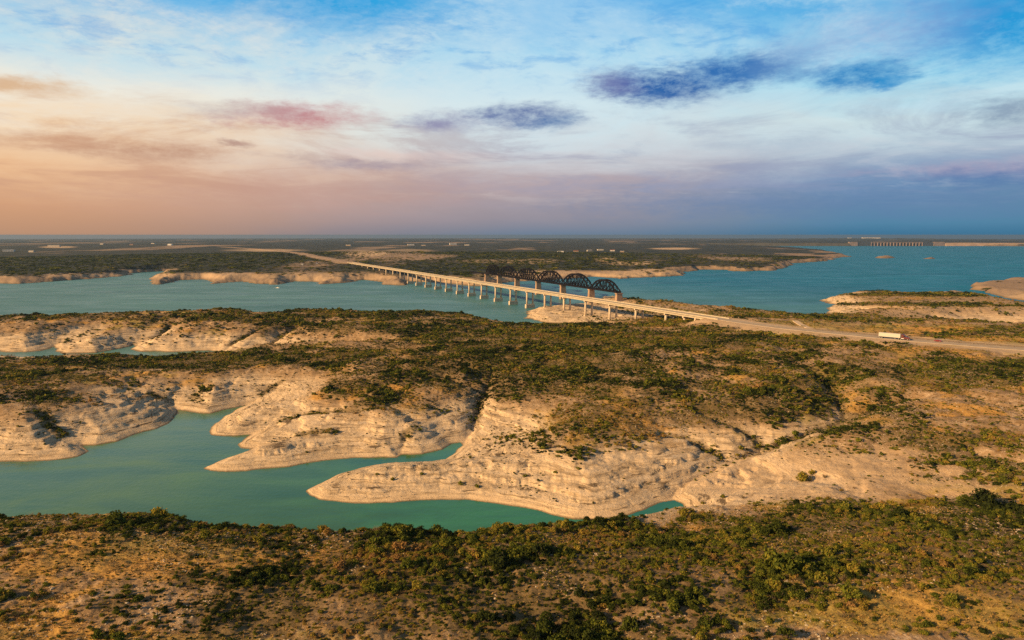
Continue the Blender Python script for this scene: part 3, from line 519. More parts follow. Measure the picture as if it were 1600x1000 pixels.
# ------------------------------------------------------------------ old railway bridge
M_STEEL = simple('dark_steel', (.007,.006,.010), .8, 0, .4, .5, .1, (.016,.008,.007))
M_RPIER = simple('brown_concrete', (.36,.24,.16), .9, 0, .3, .3, .2, (.16,.09,.06))
def railway_bridge():
    zb = 22.0
    A = np.array(unproj(967, 458, zb)); B = np.array(unproj(780, 431.0, zb)); d = B-A; ang = math.atan2(d[1], d[0]); ca, sa = math.cos(ang), math.sin(ang)
    root = thing('railway_bridge', (A[0], A[1], 0), ang, 'old dark steel railway bridge of arched trusses on tall piers behind the highway bridge', 'bridge')
    W_ = lambda s: (A[0]+ca*s, A[1]+sa*s)
    ss = np.linspace(0, 900, 6000); px = proj(*W_(ss), zb+sink(*W_(ss)))[0]
    nodes = [0.]+[float(np.interp(-c, -px, ss)) for c in (924, 879.5, 841, 808, 780.5, 761)]
    print('SPANS', np.diff(nodes), 'near', A)
    for i in range(6):
        s0, s1 = nodes[i]+.6, nodes[i+1]-.6; n = 10 if i else 8; L = s1-s0; h = 18.5 if i else 14.5
        c = sink(*W_(s0)); P = [s0+L*j/n for j in range(n+1)]
        u1 = 1-2/n; top = lambda j: zb+c+1.2+h*(.42+.58*(1-(abs(2*j/n-1)/u1)**2.2))
        span = MB()
        for y in (-3.4, 3.4):
            span.bar((s0, y, zb+c+1.2), (s1, y, zb+c+1.2), 1.2, 2.0)
            T = [(P[j], y, top(j)) for j in range(1, n)]
            for a, b in zip(T[:-1], T[1:]): span.bar(a, b, 1.2, 2.2)
            span.bar((s0, y, zb+c+1.2), T[0], 1.0, 1.6); span.bar((s1, y, zb+c+1.2), T[-1], 1.0, 1.6)
            for j in range(1, n): span.bar((P[j], y, zb+c+1.2), T[j-1], .6, .85)
            for j in range(1, n-1):
                a, b = (j, j+1) if j < n/2 else (j+1, j); span.bar(T[a-1], (P[b], y, zb+c+1.2), .6, .85); 
                m1 = ((P[j]+P[j+1])/2, y, (zb+c+1.2+(T[a-1][2]))/2); span.bar(m1, (P[a], y, zb+c+1.2), .5, .6)
        o = span.build('truss_span', M_STEEL, root)
        lat = MB()
        for j in range(1, n):
            lat.bar((P[j], -3.4, top(j)), (P[j], 3.4, top(j)), .4, .6)
            if j < n-1: lat.bar((P[j], -3.4, top(j)), (P[j+1], 3.4, top(j+1)), .3, .3); lat.bar((P[j], 3.4, top(j)), (P[j+1], -3.4, top(j+1)), .3, .3)
        lat.build('top_bracing', M_STEEL, o)
        fl = MB().box(s0, s1, -2.4, 2.4, zb+c+.9, zb+c+1.75)
        for y in (-.75, .75): fl.box(s0, s1, y-.08, y+.08, zb+c+1.752, zb+c+1.93)
        for j in range(n+1): fl.box(P[j]-.3, P[j]+.3, -3.3, 3.3, zb+c+.2, zb+c+.898)
        fl.build('track_floor', M_STEEL, o)
    for i in range(7):
        s = nodes[i]; base = min(float(ground_at(*[np.array([q]) for q in W_(s)])[0]), 1)-2.5 if 0 < i < 6 else float(ground_at(*[np.array([q]) for q in W_(s)])[0])-4; c = sink(*W_(s))
        p = MB().box(s-3.4, s+3.4, -5.4, 5.4, base+c, zb-1.2+c, .78, .62).build('pier' if 0 < i < 6 else 'abutment', M_RPIER, root, .2)
        MB().box(s-2.6, s+2.6, -4.9, 4.9, zb-1.196+c, zb+.19+c).build('pier_cap', M_RPIER, p)
    # low plate girder approach on the far bank
    s0 = nodes[-1]; c = sink(*W_(s0)); e = s0+90
    MB().box(s0+1, e, -2.2, 2.2, zb-1.2+c, zb+1.4+c).build('approach_girder', M_STEEL, root)
railway_bridge()
# ------------------------------------------------------------------ vehicles
M_TRL = simple('white_trailer', (.44,.41,.35), .5, 0, .05, .4, .4); M_MAROON = simple('maroon_paint', (.10,.018,.016), .35, 0, .2, 1, .5)
M_RED = simple('red_paint', (.22,.02,.015), .35, 0, .2, 1, .5); M_TYRE = simple('tyre_rubber', (.018,.017,.016), .9); M_GLASS = simple('dark_glass', (.015,.018,.022), .12, 0, .1, 1, .6)
M_CHROME = simple('bright_metal', (.55,.52,.48), .3, .9); M_RIM = simple('wheel_rim', (.35,.33,.3), .45, .6)
def wheel(parent, x, y, r, w):
    t = MB().cyl((x, y-w/2, r), (x, y+w/2, r), r, n=18).build('wheel', M_TYRE, parent)
    MB().cyl((x, y-w/2-.02, r), (x, y+w/2+.02, r), r*.58, n=12).build('rim', M_RIM, t)
def on_road(px, off):
    pxs, _ = proj(road_c[:,0], road_c[:,1], ROADZ+sink(road_c[:,0], road_c[:,1])); i = int(np.argmin(np.abs(pxs-px))); d = road_c[i+1]-road_c[i-1]; d /= np.hypot(*d)
    p = road_c[i]+np.array([d[1], -d[0]])*off; return (p[0], p[1], ROADZ+.002+sink(*p)), math.atan2(d[1], d[0])
def truck():
    loc, a = on_road(1397, 2.6); r = thing('semi_truck', loc, a, 'maroon semi truck pulling a long white box trailer along the road', 'truck')
    tr = MB().box(-9.6, 4.6, -1.3, 1.3, 1.25, 4.1).build('trailer', M_TRL, r, .05)
    MB().box(-9.4, 4.2, -.5, .5, .95, 1.246).build('trailer_frame', M_TYRE, tr)
    for y in (-1, 1): MB().bar((1.2, y, .1), (1.2, y, 1.24), .15).build('landing_gear', M_RIM, tr)
    MB().prism([(5.2,.7),(5.2,3.9),(6.2,3.95),(7.6,3.2),(8.2,2.35),(10.2,2.1),(10.45,1.9),(10.5,.6),(8,.6)], -1.2, 1.2).build('cab', M_MAROON, r, .08)
    MB().prism([(7.68,3.1),(7.76,3.13),(8.30,2.42),(8.22,2.39)], -1.0, 1.0).build('windscreen', M_GLASS, r)
    for y in (-1.21, 1.21): MB().prism([(6.6,2.3),(6.6,3.1),(7.4,3.1),(7.9,2.4),(7.9,2.3)], y-.012, y+.012).build('side_window', M_GLASS, r)
    for y in (-1.05, 1.05):
        MB().cyl((5.3, y, .95), (7.0, y, .95), .32).build('fuel_tank', M_CHROME, r); MB().cyl((5.0, y, 1.2), (5.0, y, 4.4), .09).build('exhaust_stack', M_CHROME, r)
        MB().box(10.5, 10.56, y-.2, y+.2, 1.2, 1.5).build('headlight', M_CHROME, r)
    MB().box(10.46, 10.62, -1.2, 1.2, .45, .85).build('bumper', M_CHROME, r); MB().box(4.2, 8, -.5, .5, .62, .95).build('frame', M_TYRE, r)
    for x in (-8.6, -7.3, 4.3, 5.6):
        for y in (-1.05, 1.05): wheel(r, x-.6 if x > 0 else x, y, .52, .5)
    for y in (-1.05, 1.05): wheel(r, 9.3, y, .52, .32)
truck()
def car():
    loc, a = on_road(1464, -3.4); r = thing('car', loc, a+math.pi, 'small dark red car on the far lane of the road ahead of the semi truck', 'car')
    MB().prism([(-2.3,.35),(-2.35,.95),(-1.5,1.02),(-.9,1.45),(.5,1.47),(1.2,1.0),(2.2,.85),(2.35,.6),(2.3,.3)], -.88, .88).build('body', M_RED, r, .06)
    for y in (-.885, .885): MB().prism([(-1.35,1.03),(-.85,1.38),(.42,1.4),(1.0,1.03)], y-.01, y+.01).build('side_window', M_GLASS, r)
    MB().prism([(.55,1.45),(.62,1.47),(1.27,1.02),(1.18,1.0)], -.75, .75).build('windscreen', M_GLASS, r)
    for x in (-1.4, 1.45):
        for y in (-.8, .8): wheel(r, x, y, .33, .22)
    for y in (-.6, .6): MB().box(2.28, 2.37, y-.18, y+.18, .6, .76).build('headlight', M_CHROME, r)
car()
M_HULL = simple('white_hull', (.75,.73,.68), .4); M_DARK = simple('dark_hull', (.03,.03,.035), .5); M_FOAM = simple('foam', (.62,.66,.62), .7, 0, .3, .5)
def boat(px, py, rz, label, hull, wake):
    x, y = unproj(px, py, 0.); x, y = float(x), float(y); c = sink(x, y); r = thing('motorboat', (x, y, c), rz, label, 'boat')
    sec = [(-3.4,1.15,0),(-1,1.25,0),(1.2,1.1,.05),(2.7,.65,.15),(3.7,.05,.3)]; vs = []
    for sx, w, up in sec: vs += [(sx,-w,1.0+up),(sx,-w*.75,-.3),(sx,w*.75,-.3),(sx,w,1.0+up)]
    MB().add(vs, [(4*i+a, 4*i+4+a, 4*i+4+(a+1)%4, 4*i+(a+1)%4) for i in range(4) for a in range(4)]+[(3,2,1,0),(16,17,18,19)]).build('hull', hull, r)
    MB().box(-.6, 1.1, -.7, .7, 1.02, 1.75, .8, .7).build('console', M_HULL, r, .05)
    MB().prism([(.75,1.76),(1.0,1.76),(.6,2.3),(.5,2.3)], -.6, .6).build('windscreen', M_GLASS, r)
    MB().box(-3.9, -3.42, -.3, .3, .1, 1.6, .8, .8).build('outboard_motor', M_DARK, r, .05)
    for y_ in (-.5, .5): MB().box(-2.2, -1.6, y_-.3, y_+.3, 1.02, 1.55).build('seat', M_DARK, r)
    if wake:
        vs = []; n = 30
        for i in range(n+1):
            t = i/n; d = -3.8-wake*t; w = .6+2.8*t+.5*math.sin(i*2.1); vs += [(d, -w, .06+.1*(1-t)), (d, w, .06+.1*(1-t))]
        mw = Matrix.Translation((x, y, c)) @ Matrix.Rotation(rz, 4, 'Z'); vs = [tuple(mw @ Vector(v)) for v in vs]
        tag(MB().add(vs, [(2*i, 2*i+1, 2*i+3, 2*i+2) for i in range(n)]).build('boat_wake', M_FOAM), kind='stuff')
boat(21, 492.5, R(5), 'dark motorboat trailing a white wake at the left edge of the lake', M_DARK, 20)
boat(434, 450, R(-20), 'small white motorboat alone on open water off the far left shore', M_HULL, 6)
# ------------------------------------------------------------------ dam
M_DAM = simple('dam_concrete', (.25,.19,.17), .9, 0, .25, .03); M_GATE = simple('gate_steel', (.07,.08,.10), .6, 0, .3, .05); M_DIKE = simple('dike_fill', (.40,.28,.20), .95, 0, .3, .01); M_DIKED = simple('dike_dark', (.09,.085,.07), .95, 0, .3, .01)
def dam():
    A = np.array(unproj(1326, 384.3, 0.)); B = np.array(unproj(1476, 384.3, 0.)); d = B-A; L = float(np.hypot(*d)); ang = math.atan2(d[1], d[0]); c = sink(*((A+B)/2))
    r = thing('dam', (A[0], A[1], c), ang, 'long grey concrete dam with a row of spillway gates far across the lake', 'dam')
    H_ = 38; X = lambda px: L*(px-1326)/150.
    MB().box(X(1340), X(1361), 0, 20, -8, H_-3).build('wall', M_GATE, r); MB().box(X(1441), X(1458), 0, 20, -8, H_-3).build('wall', M_GATE, r)
    MB().box(X(1326), X(1340)-.1, -6, 26, -8, H_, .9).build('end_block', M_DAM, r); MB().box(X(1458)+.1, X(1476), -6, 26, -8, H_, .9).build('end_block', M_DAM, r)
    x0, x1 = X(1361)+.1, X(1441)-.1; n = 16; w = (x1-x0)/n
    MB().box(x0, x1, 12, 20, -8, 14).build('spillway_crest', M_GATE, r)
    MB().box(x0, x1, -2, 8, H_-4, H_-1).build('deck', M_DAM, r)
    for i in range(n+1): MB().box(x0+i*w-3.2, x0+i*w+3.2, -5, 18, -8, H_-4.1).build('gate_pier', M_DAM, r)
    for i in range(n): MB().box(x0+i*w+3.3, x0+(i+1)*w-3.3, 9, 11, -8, 24).build('spillway_gate', M_GATE, r)
    ux, uy = d/L
    for name, p0, p1, mt, lab in (('earth_dike', A+(A-B)*2.6, A-d/L*.5, M_DIKED, 'low dark earth dike running left from the concrete dam'), ('earth_dike', B+d/L*.5, B+d*2.5, M_DIKE, 'pale earth dike running right from the concrete dam')):
        vs = []; n_ = 24
        for i in range(n_+1):
            q = p0+(p1-p0)*i/n_; cc = sink(*q); h = 27+2*math.sin(i*1.3)
            vs += [(q[0]+uy*40, q[1]-ux*40, cc-8), (q[0], q[1], cc+h), (q[0]-uy*12, q[1]+ux*12, cc+h), (q[0]-uy*60, q[1]+ux*60, cc-8)]
        tag(MB().add(vs, [(4*i+a, 4*i+4+a, 4*i+4+(a+1)%4, 4*i+(a+1)%4) for i in range(n_) for a in range(4)]+[(0,1,2,3),(4*n_+3,4*n_+2,4*n_+1,4*n_)]).build(name, mt), lab, 'dike')
dam()
# mesa and long white building beyond the dam
def mesa():
    x, y = unproj(1352, 373.5, 40.); x, y = float(x), float(y); vs = []; fs = []; n, m_ = 60, 6
    for i in range(n+1):
        u = i/n*2-1; prof = max(0, 1-abs(u)**2.2)
        for j, (dy, hh) in enumerate(((-500,0),(-260,.45),(-120,.9),(120,1),(300,.7),(600,0))):
            vs.append((x+u*2600, y+dy, sink(x+u*2600, y+dy)+(18+38*prof*(1+.12*math.sin(i*1.7)))*hh))
    fs = [(m_*i+j, m_*i+m_+j, m_*i+m_+j+1, m_*i+j+1) for i in range(n) for j in range(m_-1)]
    tag(MB().add(vs, fs).build('hills', simple('far_scrub', (.05,.06,.05), .95, 0, .4, .004)), kind='structure')
    return x, y
mxy = mesa()
M_BW = [simple('pale_wall', (.46,.41,.35), .8), simple('tan_wall', (.36,.26,.18), .8), simple('white_wall', (.62,.58,.54), .8)]; M_ROOF = [simple('grey_roof', (.30,.28,.27), .7), simple('red_roof', (.26,.10,.06), .7), simple('white_roof', (.74,.73,.70), .6)]
def building(x, y, z, w, d, h, label, wi, ri, rz=0., flat=False):
    r = thing('building', (x, y, z), rz, label, 'building')
    MB().box(-w/2, w/2, -d/2, d/2, -3, h).build('wall', M_BW[wi], r)
    if flat: MB().box(-w/2-.4, w/2+.4, -d/2-.4, d/2+.4, h+.004, h+.7).build('roof', M_ROOF[ri], r)
    else: MB().prism([(-d/2-.6,h+.004),(d/2+.6,h+.004),(0,h+d*.22)], -w/2-.5, w/2+.5).build('roof', M_ROOF[ri], r).rotation_euler = (0, 0, R(90))
    n = max(2, int(w/6))
    for i in range(min(n, 8)):
        xx = -w/2+w*(i+.5)/min(n, 8); MB().box(xx-.9, xx+.9, -d/2-.06, -d/2+.1, h*.35, h*.72).build('window', M_GLASS, r)
for px0, w, h, lab in ((1360, 330, 16, 'long white building on the hilltop beyond the dam'), (1327, 60, 12, 'small white building left of the long white hilltop building beyond the dam')):
    x = (px0-1352)/F*mxy[1]*1.0+mxy[0]; building(x, mxy[1]-20, sink(x, mxy[1])+52, w, 30, h, lab, 2, 2, 0, True)
BL = [(85,385.5,110,16,'long low pale building among scrub on the far left plain',0,0,1),(14,393,70,12,'white building at the far left edge of the plain',2,2,1),(50,394,40,9,'small pale building right of the white one at the far left edge',0,0,0),(160,382,50,10,'pale building on the far plain left of the road cut',0,0,0),(206,383,40,10,'tan house on the far plain near the left horizon',1,1,0),(266,383.5,55,11,'white shed on the far plain left of the pale road cut',2,2,0),(240,381,60,10,'low grey building near the left horizon',0,0,1),(472,414,10,6,'small white house near the far shore left of the bridge end',2,0,0),(495,412,9,6,'small white house closest to the left end of the highway bridge',2,1,0),
 (642,383.5,80,15,'bright white building on the far plain behind the highway bridge',2,2,1),(708,382.5,85,18,'bright white hall on the far plain behind the railway trusses',2,2,1),(730,383.5,60,8,'low pale shed right of the bright white hall',0,2,1),(662,384,50,8,'low tan shed between the two bright white buildings',1,2,1),
 (876,394,45,7,'low white shed at the left end of the far lakeside settlement',2,2,1),(900,393.5,36,7,'tan house in the far lakeside settlement',1,1,0),(921,392.5,40,8,'pale house in the middle of the far lakeside settlement',0,0,0),(938,391.5,50,10,'largest pale building of the far lakeside settlement',0,2,1),(957,392.5,38,8,'white house near the right end of the far lakeside settlement',2,1,0),(972,394,30,7,'small tan house at the right end of the far lakeside settlement',1,0,0),(545,384,60,9,'tan shed on the far plain above the left end of the bridge',1,2,1)]
for px, py, w, h, lab, wi, ri, flat in BL:
    x, y, z = hit(px, py); building(x, y, z, w*.62, w*.3 if w < 60 else 20, h*.62, lab, wi, ri, R((px*37) % 40-20), bool(flat))
# ------------------------------------------------------------------ shrubs
def leaf_mat(name, dry=False):
    m, k, b, o = new_mat(name); t = k.attr('tint', 'INSTANCER'); g = k.node('ShaderNodeNewGeometry'); ri = g.outputs['Random Per Island']
    tt = k.m('ADD', t, k.m('MULTIPLY', k.m('SUBTRACT', ri, .5), .30))
    c = k.ramp(tt, [(.0, (.026,.034,.011)), (.25, (.060,.076,.014)), (.46, (.150,.165,.023)), (.66, (.30,.225,.036)), (.82, (.25,.135,.045)), (1., (.38,.23,.09))])
    df = k.node('ShaderNodeBsdfDiffuse'); k.put(df.inputs[0], c); tr = k.node('ShaderNodeBsdfTranslucent'); k.put(tr.inputs[0], c)
    mx = k.node('ShaderNodeMixShader'); mx.inputs[0].default_value = .32; k.l.new(df.outputs[0], mx.inputs[1]); k.l.new(tr.outputs[0], mx.inputs[2]); k.l.new(mx.outputs[0], o.inputs[0])
    return m
M_LEAF = leaf_mat('scrub_leaves'); M_BARK = simple('scrub_bark', (.085,.062,.042), .95)
def leaves_mesh(name, n, size, lumps, seed, flat=.75, mat=None):
    """crown of loose leaf sprigs: radius 1, ground at z=0"""
    q = np.random.default_rng(seed); C = []
    for i in range(lumps):
        a = q.uniform(0, 6.283); d = q.uniform(.05, .62); C.append((math.cos(a)*d, math.sin(a)*d, q.uniform(.35, .95)*flat, q.uniform(.28, .5)))
    vs, fs = [], []
    for i in range(n):
        c = C[q.integers(lumps)]; v = q.normal(size=3); v /= np.linalg.norm(v); rad = c[3]*q.uniform(.55, 1.12)
        p = np.array([c[0], c[1], c[2]])+v*rad*np.array([1, 1, .8]); p[2] = max(p[2], .05)
        nn = v+q.normal(size=3)*.55; nn /= np.linalg.norm(nn); u = np.cross(nn, q.normal(size=3)); u /= np.linalg.norm(u); w = np.cross(nn, u)
        s = size*q.uniform(.55, 1.3); b = len(vs)
        vs += [tuple(p-u*s*.5), tuple(p+w*s*.32+nn*s*.1), tuple(p+u*s*.6), tuple(p-w*s*.32+nn*s*.1)]; fs.append((b, b+1, b+2, b+3))
    me = bpy.data.meshes.new(name); me.from_pydata(vs, [], fs); me.materials.append(mat or M_LEAF); return me
def stem_mesh(seed):
    q = random.Random(seed); mb = MB()
    for i in range(6):
        a = q.uniform(0, 6.28); e = Vector((math.cos(a)*q.uniform(.2,.55), math.sin(a)*q.uniform(.2,.55), q.uniform(.45,.95))); m_ = e*.5+Vector((0,0,.12))
        mb.cyl((e.x*.1, e.y*.1, -.12), m_, .045, .03, 5); mb.cyl(m_, e, .03, .012, 5)
    me = bpy.data.meshes.new('stem'); me.from_pydata(mb.v, [], mb.f); me.materials.append(M_BARK); return me
NEAR = [leaves_mesh('foliage', 420, .24, 7+i % 4, 100+i, (.7,.85,.6,.95)[i % 4]) for i in range(6)]; STEM = [stem_mesh(i) for i in range(6)]
MIDM = [leaves_mesh('scrub_sprig', 90, .46, 6, 200+i, (.7,.85,.6,.95)[i % 4]) for i in range(6)]
FARM = [leaves_mesh('scrub_clump', 60, .42, 9, 300+i, .8) for i in range(5)]
def twig_mesh(seed):
    """bare, ragged brush: thin forking twigs with a few leaves"""
    q = np.random.default_rng(seed); mb = MB()
    for i in range(34):
        a = q.uniform(0, 6.283); t = q.uniform(.15, .8); e = np.array([math.cos(a)*t, math.sin(a)*t, q.uniform(.5, 1.15)]); m_ = e*.55+q.normal(0, .05, 3)
        mb.cyl((e[0]*.08, e[1]*.08, 0), m_, .022, .016, 3); mb.cyl(m_, e, .016, .007, 3)
        for j in range(2): mb.cyl(m_, m_+(e-m_)*.8+q.normal(0, .16, 3), .012, .005, 3)
    lf = leaves_mesh('tmp', 70, .13, 6, seed+9, .8); n = len(mb.f)
    mb.add([v.co for v in lf.vertices], [tuple(p.vertices) for p in lf.polygons]); bpy.data.meshes.remove(lf)
    me = bpy.data.meshes.new('foliage'); me.from_pydata(mb.v, [], mb.f); me.materials.append(M_TWIG); me.materials.append(M_LEAF)
    me.polygons.foreach_set('material_index', [0]*n+[1]*(len(mb.f)-n)); return me
M_TWIG = simple('dry_twigs', (.17,.115,.07), .95); TWIG = [twig_mesh(400+i) for i in range(3)]
def scatter(r0, r1, spacing, power=1., azl=40):
    """random ground points weighted by scrub cover"""
    n = int(R(azl)*(r1*r1-r0*r0)/spacing**2); r = np.sqrt(rng.uniform(r0*r0, r1*r1, n)); a = rng.uniform(-R(azl), R(azl), n)
    x, y = r*np.sin(a), r*np.cos(a); d = ground_at(x, y, veg); keep = rng.uniform(size=n) < d**power
    return x[keep], y[keep], d[keep]
class Pts: pass
def make_pts():
    out = []
    for (r0, r1, sp, smin_, smax_, flat, kind) in ((92, 250, .98, .32, 1.5, .95, 0), (250, 560, 1.2, .38, 1.75, .9, 1), (560, 1250, 1.9, .7, 2.5, .85, 1), (1250, 3200, 13., 5., 10., .28, 2)):
        x, y, d = scatter(r0, r1, sp, 1.15); n = len(x)
        s = smin_+(smax_-smin_)*rng.beta(1.3, 3.6, n)*(.7+.5*d)
        s = np.where(rng.uniform(size=n) < .035, s*1.8, s)
        tn = fbm(x, y, 30, 3, 111)*.42+rng.normal(0, .17, n)+.42
        tn = tn+.22*(ground_at(x, y, grass)-.4)-.12*(d-.5)
        if r0 > 1000: tn = tn*.7
        s = s*np.clip(1+1.1*fbm(x, y, 14, 2, 121), .5, 1.7); flat = flat*rng.uniform(.45, 1.1, n)
        out.append((x, y, s, np.clip(tn, 0, 1), flat+np.zeros(n), np.full(n, kind)))
    # fine low scrub and rusty dead brush between the bushes
    for r0, r1, sp, a_, b_, pr in ((92, 250, .95, .16, .5, .5), (250, 620, 1.25, .25, .75, .55), (620, 1200, 2.6, .5, 1.1, .5)):
        n = int(R(40)*(r1*r1-r0*r0)/sp**2); r = np.sqrt(rng.uniform(r0*r0, r1*r1, n)); a = rng.uniform(-R(40), R(40), n); x, y = r*np.sin(a), r*np.cos(a)
        w = sst(ground_at(x, y)+2.5*fbm(x, y, 20, 3, 161), 8.5, 14)*np.clip(.55+1.1*fbm(x, y, 9, 3, 163), .04, 1)*(.35+.65*sst(ground_at(x, y, veg), .02, .5))*sst(ground_at(x, y, gRd), 14, 22)*(ground_at(x, y, gW.astype(float)) < .01)*(1-.9*sst(ground_at(x, y, bare), .2, .5))
        q = rng.uniform(size=n) < w*pr; m = int(q.sum()); x, y = x[q], y[q]
        out.append((x, y, rng.uniform(a_, b_, m), np.clip(.5+.45*fbm(x, y, 18, 3, 165)+rng.normal(0, .2, m), 0, .92), rng.uniform(.5, .95, m), np.ones(m)))
    # lone bushes on the bare rock and along the silted gullies
    L = [(1252,752,4.8,.6),(1266,742,2.4,.6),(638,684,2.6,.45),(720,757,2.2,.5),(745,762,1.9,.4),(612,752,1.6,.55),(660,742,1.5,.4),(590,742,1.4,.5),(820,745,1.8,.45),(840,752,1.3,.35),(770,722,1.8,.5),(735,716,1.8,.45),(1130,778,1.9,.5),(965,765,1.6,.3),(868,740,1.8,.5),(905,735,2.0,.45),(1160,705,2.4,.55),(1185,700,2.2,.5),(1215,695,2.4,.5),(1340,690,2.4,.45),(860,700,2.2,.4),(690,645,1.9,.35),(525,625,2.0,.25),(515,622,1.6,.3),(455,655,1.9,.35),(437,660,1.6,.3),(415,632,1.2,.2),(500,698,1.2,.3),(480,708,1.1,.3),(78,616,2.4,.2),(45,645,2.2,.2),(215,600,2.2,.2),(240,620,2.0,.2),(262,610,2.6,.2),(310,605,1.5,.2),(100,680,1.4,.2),(70,695,1.2,.3),(300,608,1.3,.2),(430,604,1.9,.2),(770,590,2,.2),(743,640,2,.2),(745,655,2,.3)]
    X, Y = [], []
    for q in L: h_ = hit(q[0], q[1]); X.append(h_[0]); Y.append(h_[1])
    lo = np.array(L); n = len(L); out.append((np.array(X), np.array(Y), lo[:,2]*.75, lo[:,3], np.ones(n), np.where(np.hypot(X, Y) < 260, 0, 1)))
    # the line of bushes along the brink of the near hill
    bxp = np.arange(-10, 1120, 9.)+rng.uniform(-5, 5, 126); CR = [(-10,818),(60,808),(130,800),(180,800),(260,818),(320,828),(400,836),(560,840),(660,828),(760,822),(900,818),(1000,822),(1060,816),(1120,800)]
    X, Y, Sz, T = [], [], [], []
    for p in bxp:
        c_ = np.interp(p, [q[0] for q in CR], [q[1] for q in CR])
        for yy in np.arange(c_-30, c_+30, 2.):                 # first ground met coming down the picture = the brink
            h_ = hit(p, yy)
            if math.hypot(h_[0], h_[1]) < 205: break
        r_ = 1-rng.uniform(0, .03); X.append(h_[0]*r_); Y.append(h_[1]*r_); Sz.append(rng.uniform(.7, 1.75)); T.append(np.clip(rng.normal(.4, .2), 0, 1))
    n = len(X); out.append((np.array(X), np.array(Y), np.array(Sz), np.array(T), rng.uniform(.7, 1.05, n), np.zeros(n)))
    # sparse dark dead brush and boulders' shrubs on the bleached slopes
    n = 22000; r = np.sqrt(rng.uniform(225**2, 640**2, n)); a = rng.uniform(-R(40), R(40), n); x, y = r*np.sin(a), r*np.cos(a)
    z = ground_at(x, y); D = ground_at(x, y, gD); w = ground_at(x, y, gW.astype(float)); pt = fbm(x, y, 30, 3, 131)
    kq = (z > 2.2) & (z < 13) & (D > 6) & (w < .01) & (rng.uniform(size=n) < np.clip(.2+1.1*pt, .03, .7)) & (ground_at(x, y, bare) < .3)
    m = int(kq.sum()); out.append((x[kq], y[kq], rng.uniform(.2, .75, m), np.clip(rng.normal(.25, .2, m), 0, 1), np.full(m, .7), np.ones(m)))
    return [np.concatenate([o_[i] for o_ in out]) for i in range(6)]
bx, by, bs, bt, bf, bk = make_pts()
bz = ground_at(bx, by)+sink(bx, by)
print('SHRUBS', len(bx), [(int((bk == i).sum())) for i in (0,1,2)])
ppx, ppy = proj(bx, by, bz+bs*.5); vis = (ppx > -8) & (ppx < 1608) & (ppy < 1006)
size = np.where(vis & (bk < 2), bs/np.hypot(bx, by), 0); order = np.argsort(-size); pick = order[:300]
def shrub_label(px, py, t, x, y):
    colr = 'dark green' if t < .3 else 'olive green' if t < .55 else 'yellow green' if t < .75 else 'dry brown'
    d = math.hypot(x, y)
    if d > 225: return colr+' bush standing on the pale bare slope beyond the green cove'
    crest = py < 845 and px < 1000
    if crest: return colr+' bush on the hill crest against the '+('green cove at left' if px < 480 else 'green cove')
    if px < 520: return colr+' bush on the '+('dry golden hillside at lower left' if py < 930 else 'lower left slope at the bottom of the photo')
    if px < 1080: return colr+' bush in the thicket on the near slope at bottom centre' if py > 890 else colr+' bush on the near slope just below the crest'
    return colr+' bush in the dense scrub on the near right hill' if py < 890 else colr+' bush on the ochre slope at lower right'
def place_shrubs():
    for c_, i in enumerate(pick):
        v = int(i) % 6; px, py = float(ppx[i]), float(ppy[i]); s = float(bs[i])
        r = bpy.data.objects.new('shrub', None); COL.objects.link(r); r.location = (bx[i], by[i], bz[i]-.05*s); r.rotation_euler = (0, 0, rng.uniform(0, 6.28)); r.scale = (s, s, s*float(rng.uniform(.75, 1.15)))
        if abs(bx[i]-bx[lone0]) < .01: lab = 'largest lone round bush on the bare sand slope right of the pool'
        else: lab = shrub_label(px, py, float(bt[i]), bx[i], by[i])
        tag(r, lab, 'bush', 'shrubs scattered over the near hillside and shore')
        f = bpy.data.objects.new('foliage', NEAR[v]); COL.objects.link(f); f.parent = r; f['tint'] = float(bt[i])
        g_ = bpy.data.objects.new('stem', STEM[v]); COL.objects.link(g_); g_.parent = r
_l = hit(1252, 752); lone0 = int(np.argmin((bx-_l[0])**2+(by-_l[1])**2))
if lone0 not in pick: pick = np.append(pick[:299], lone0)
place_shrubs()
rest = np.ones(len(bx), bool); rest[pick] = False
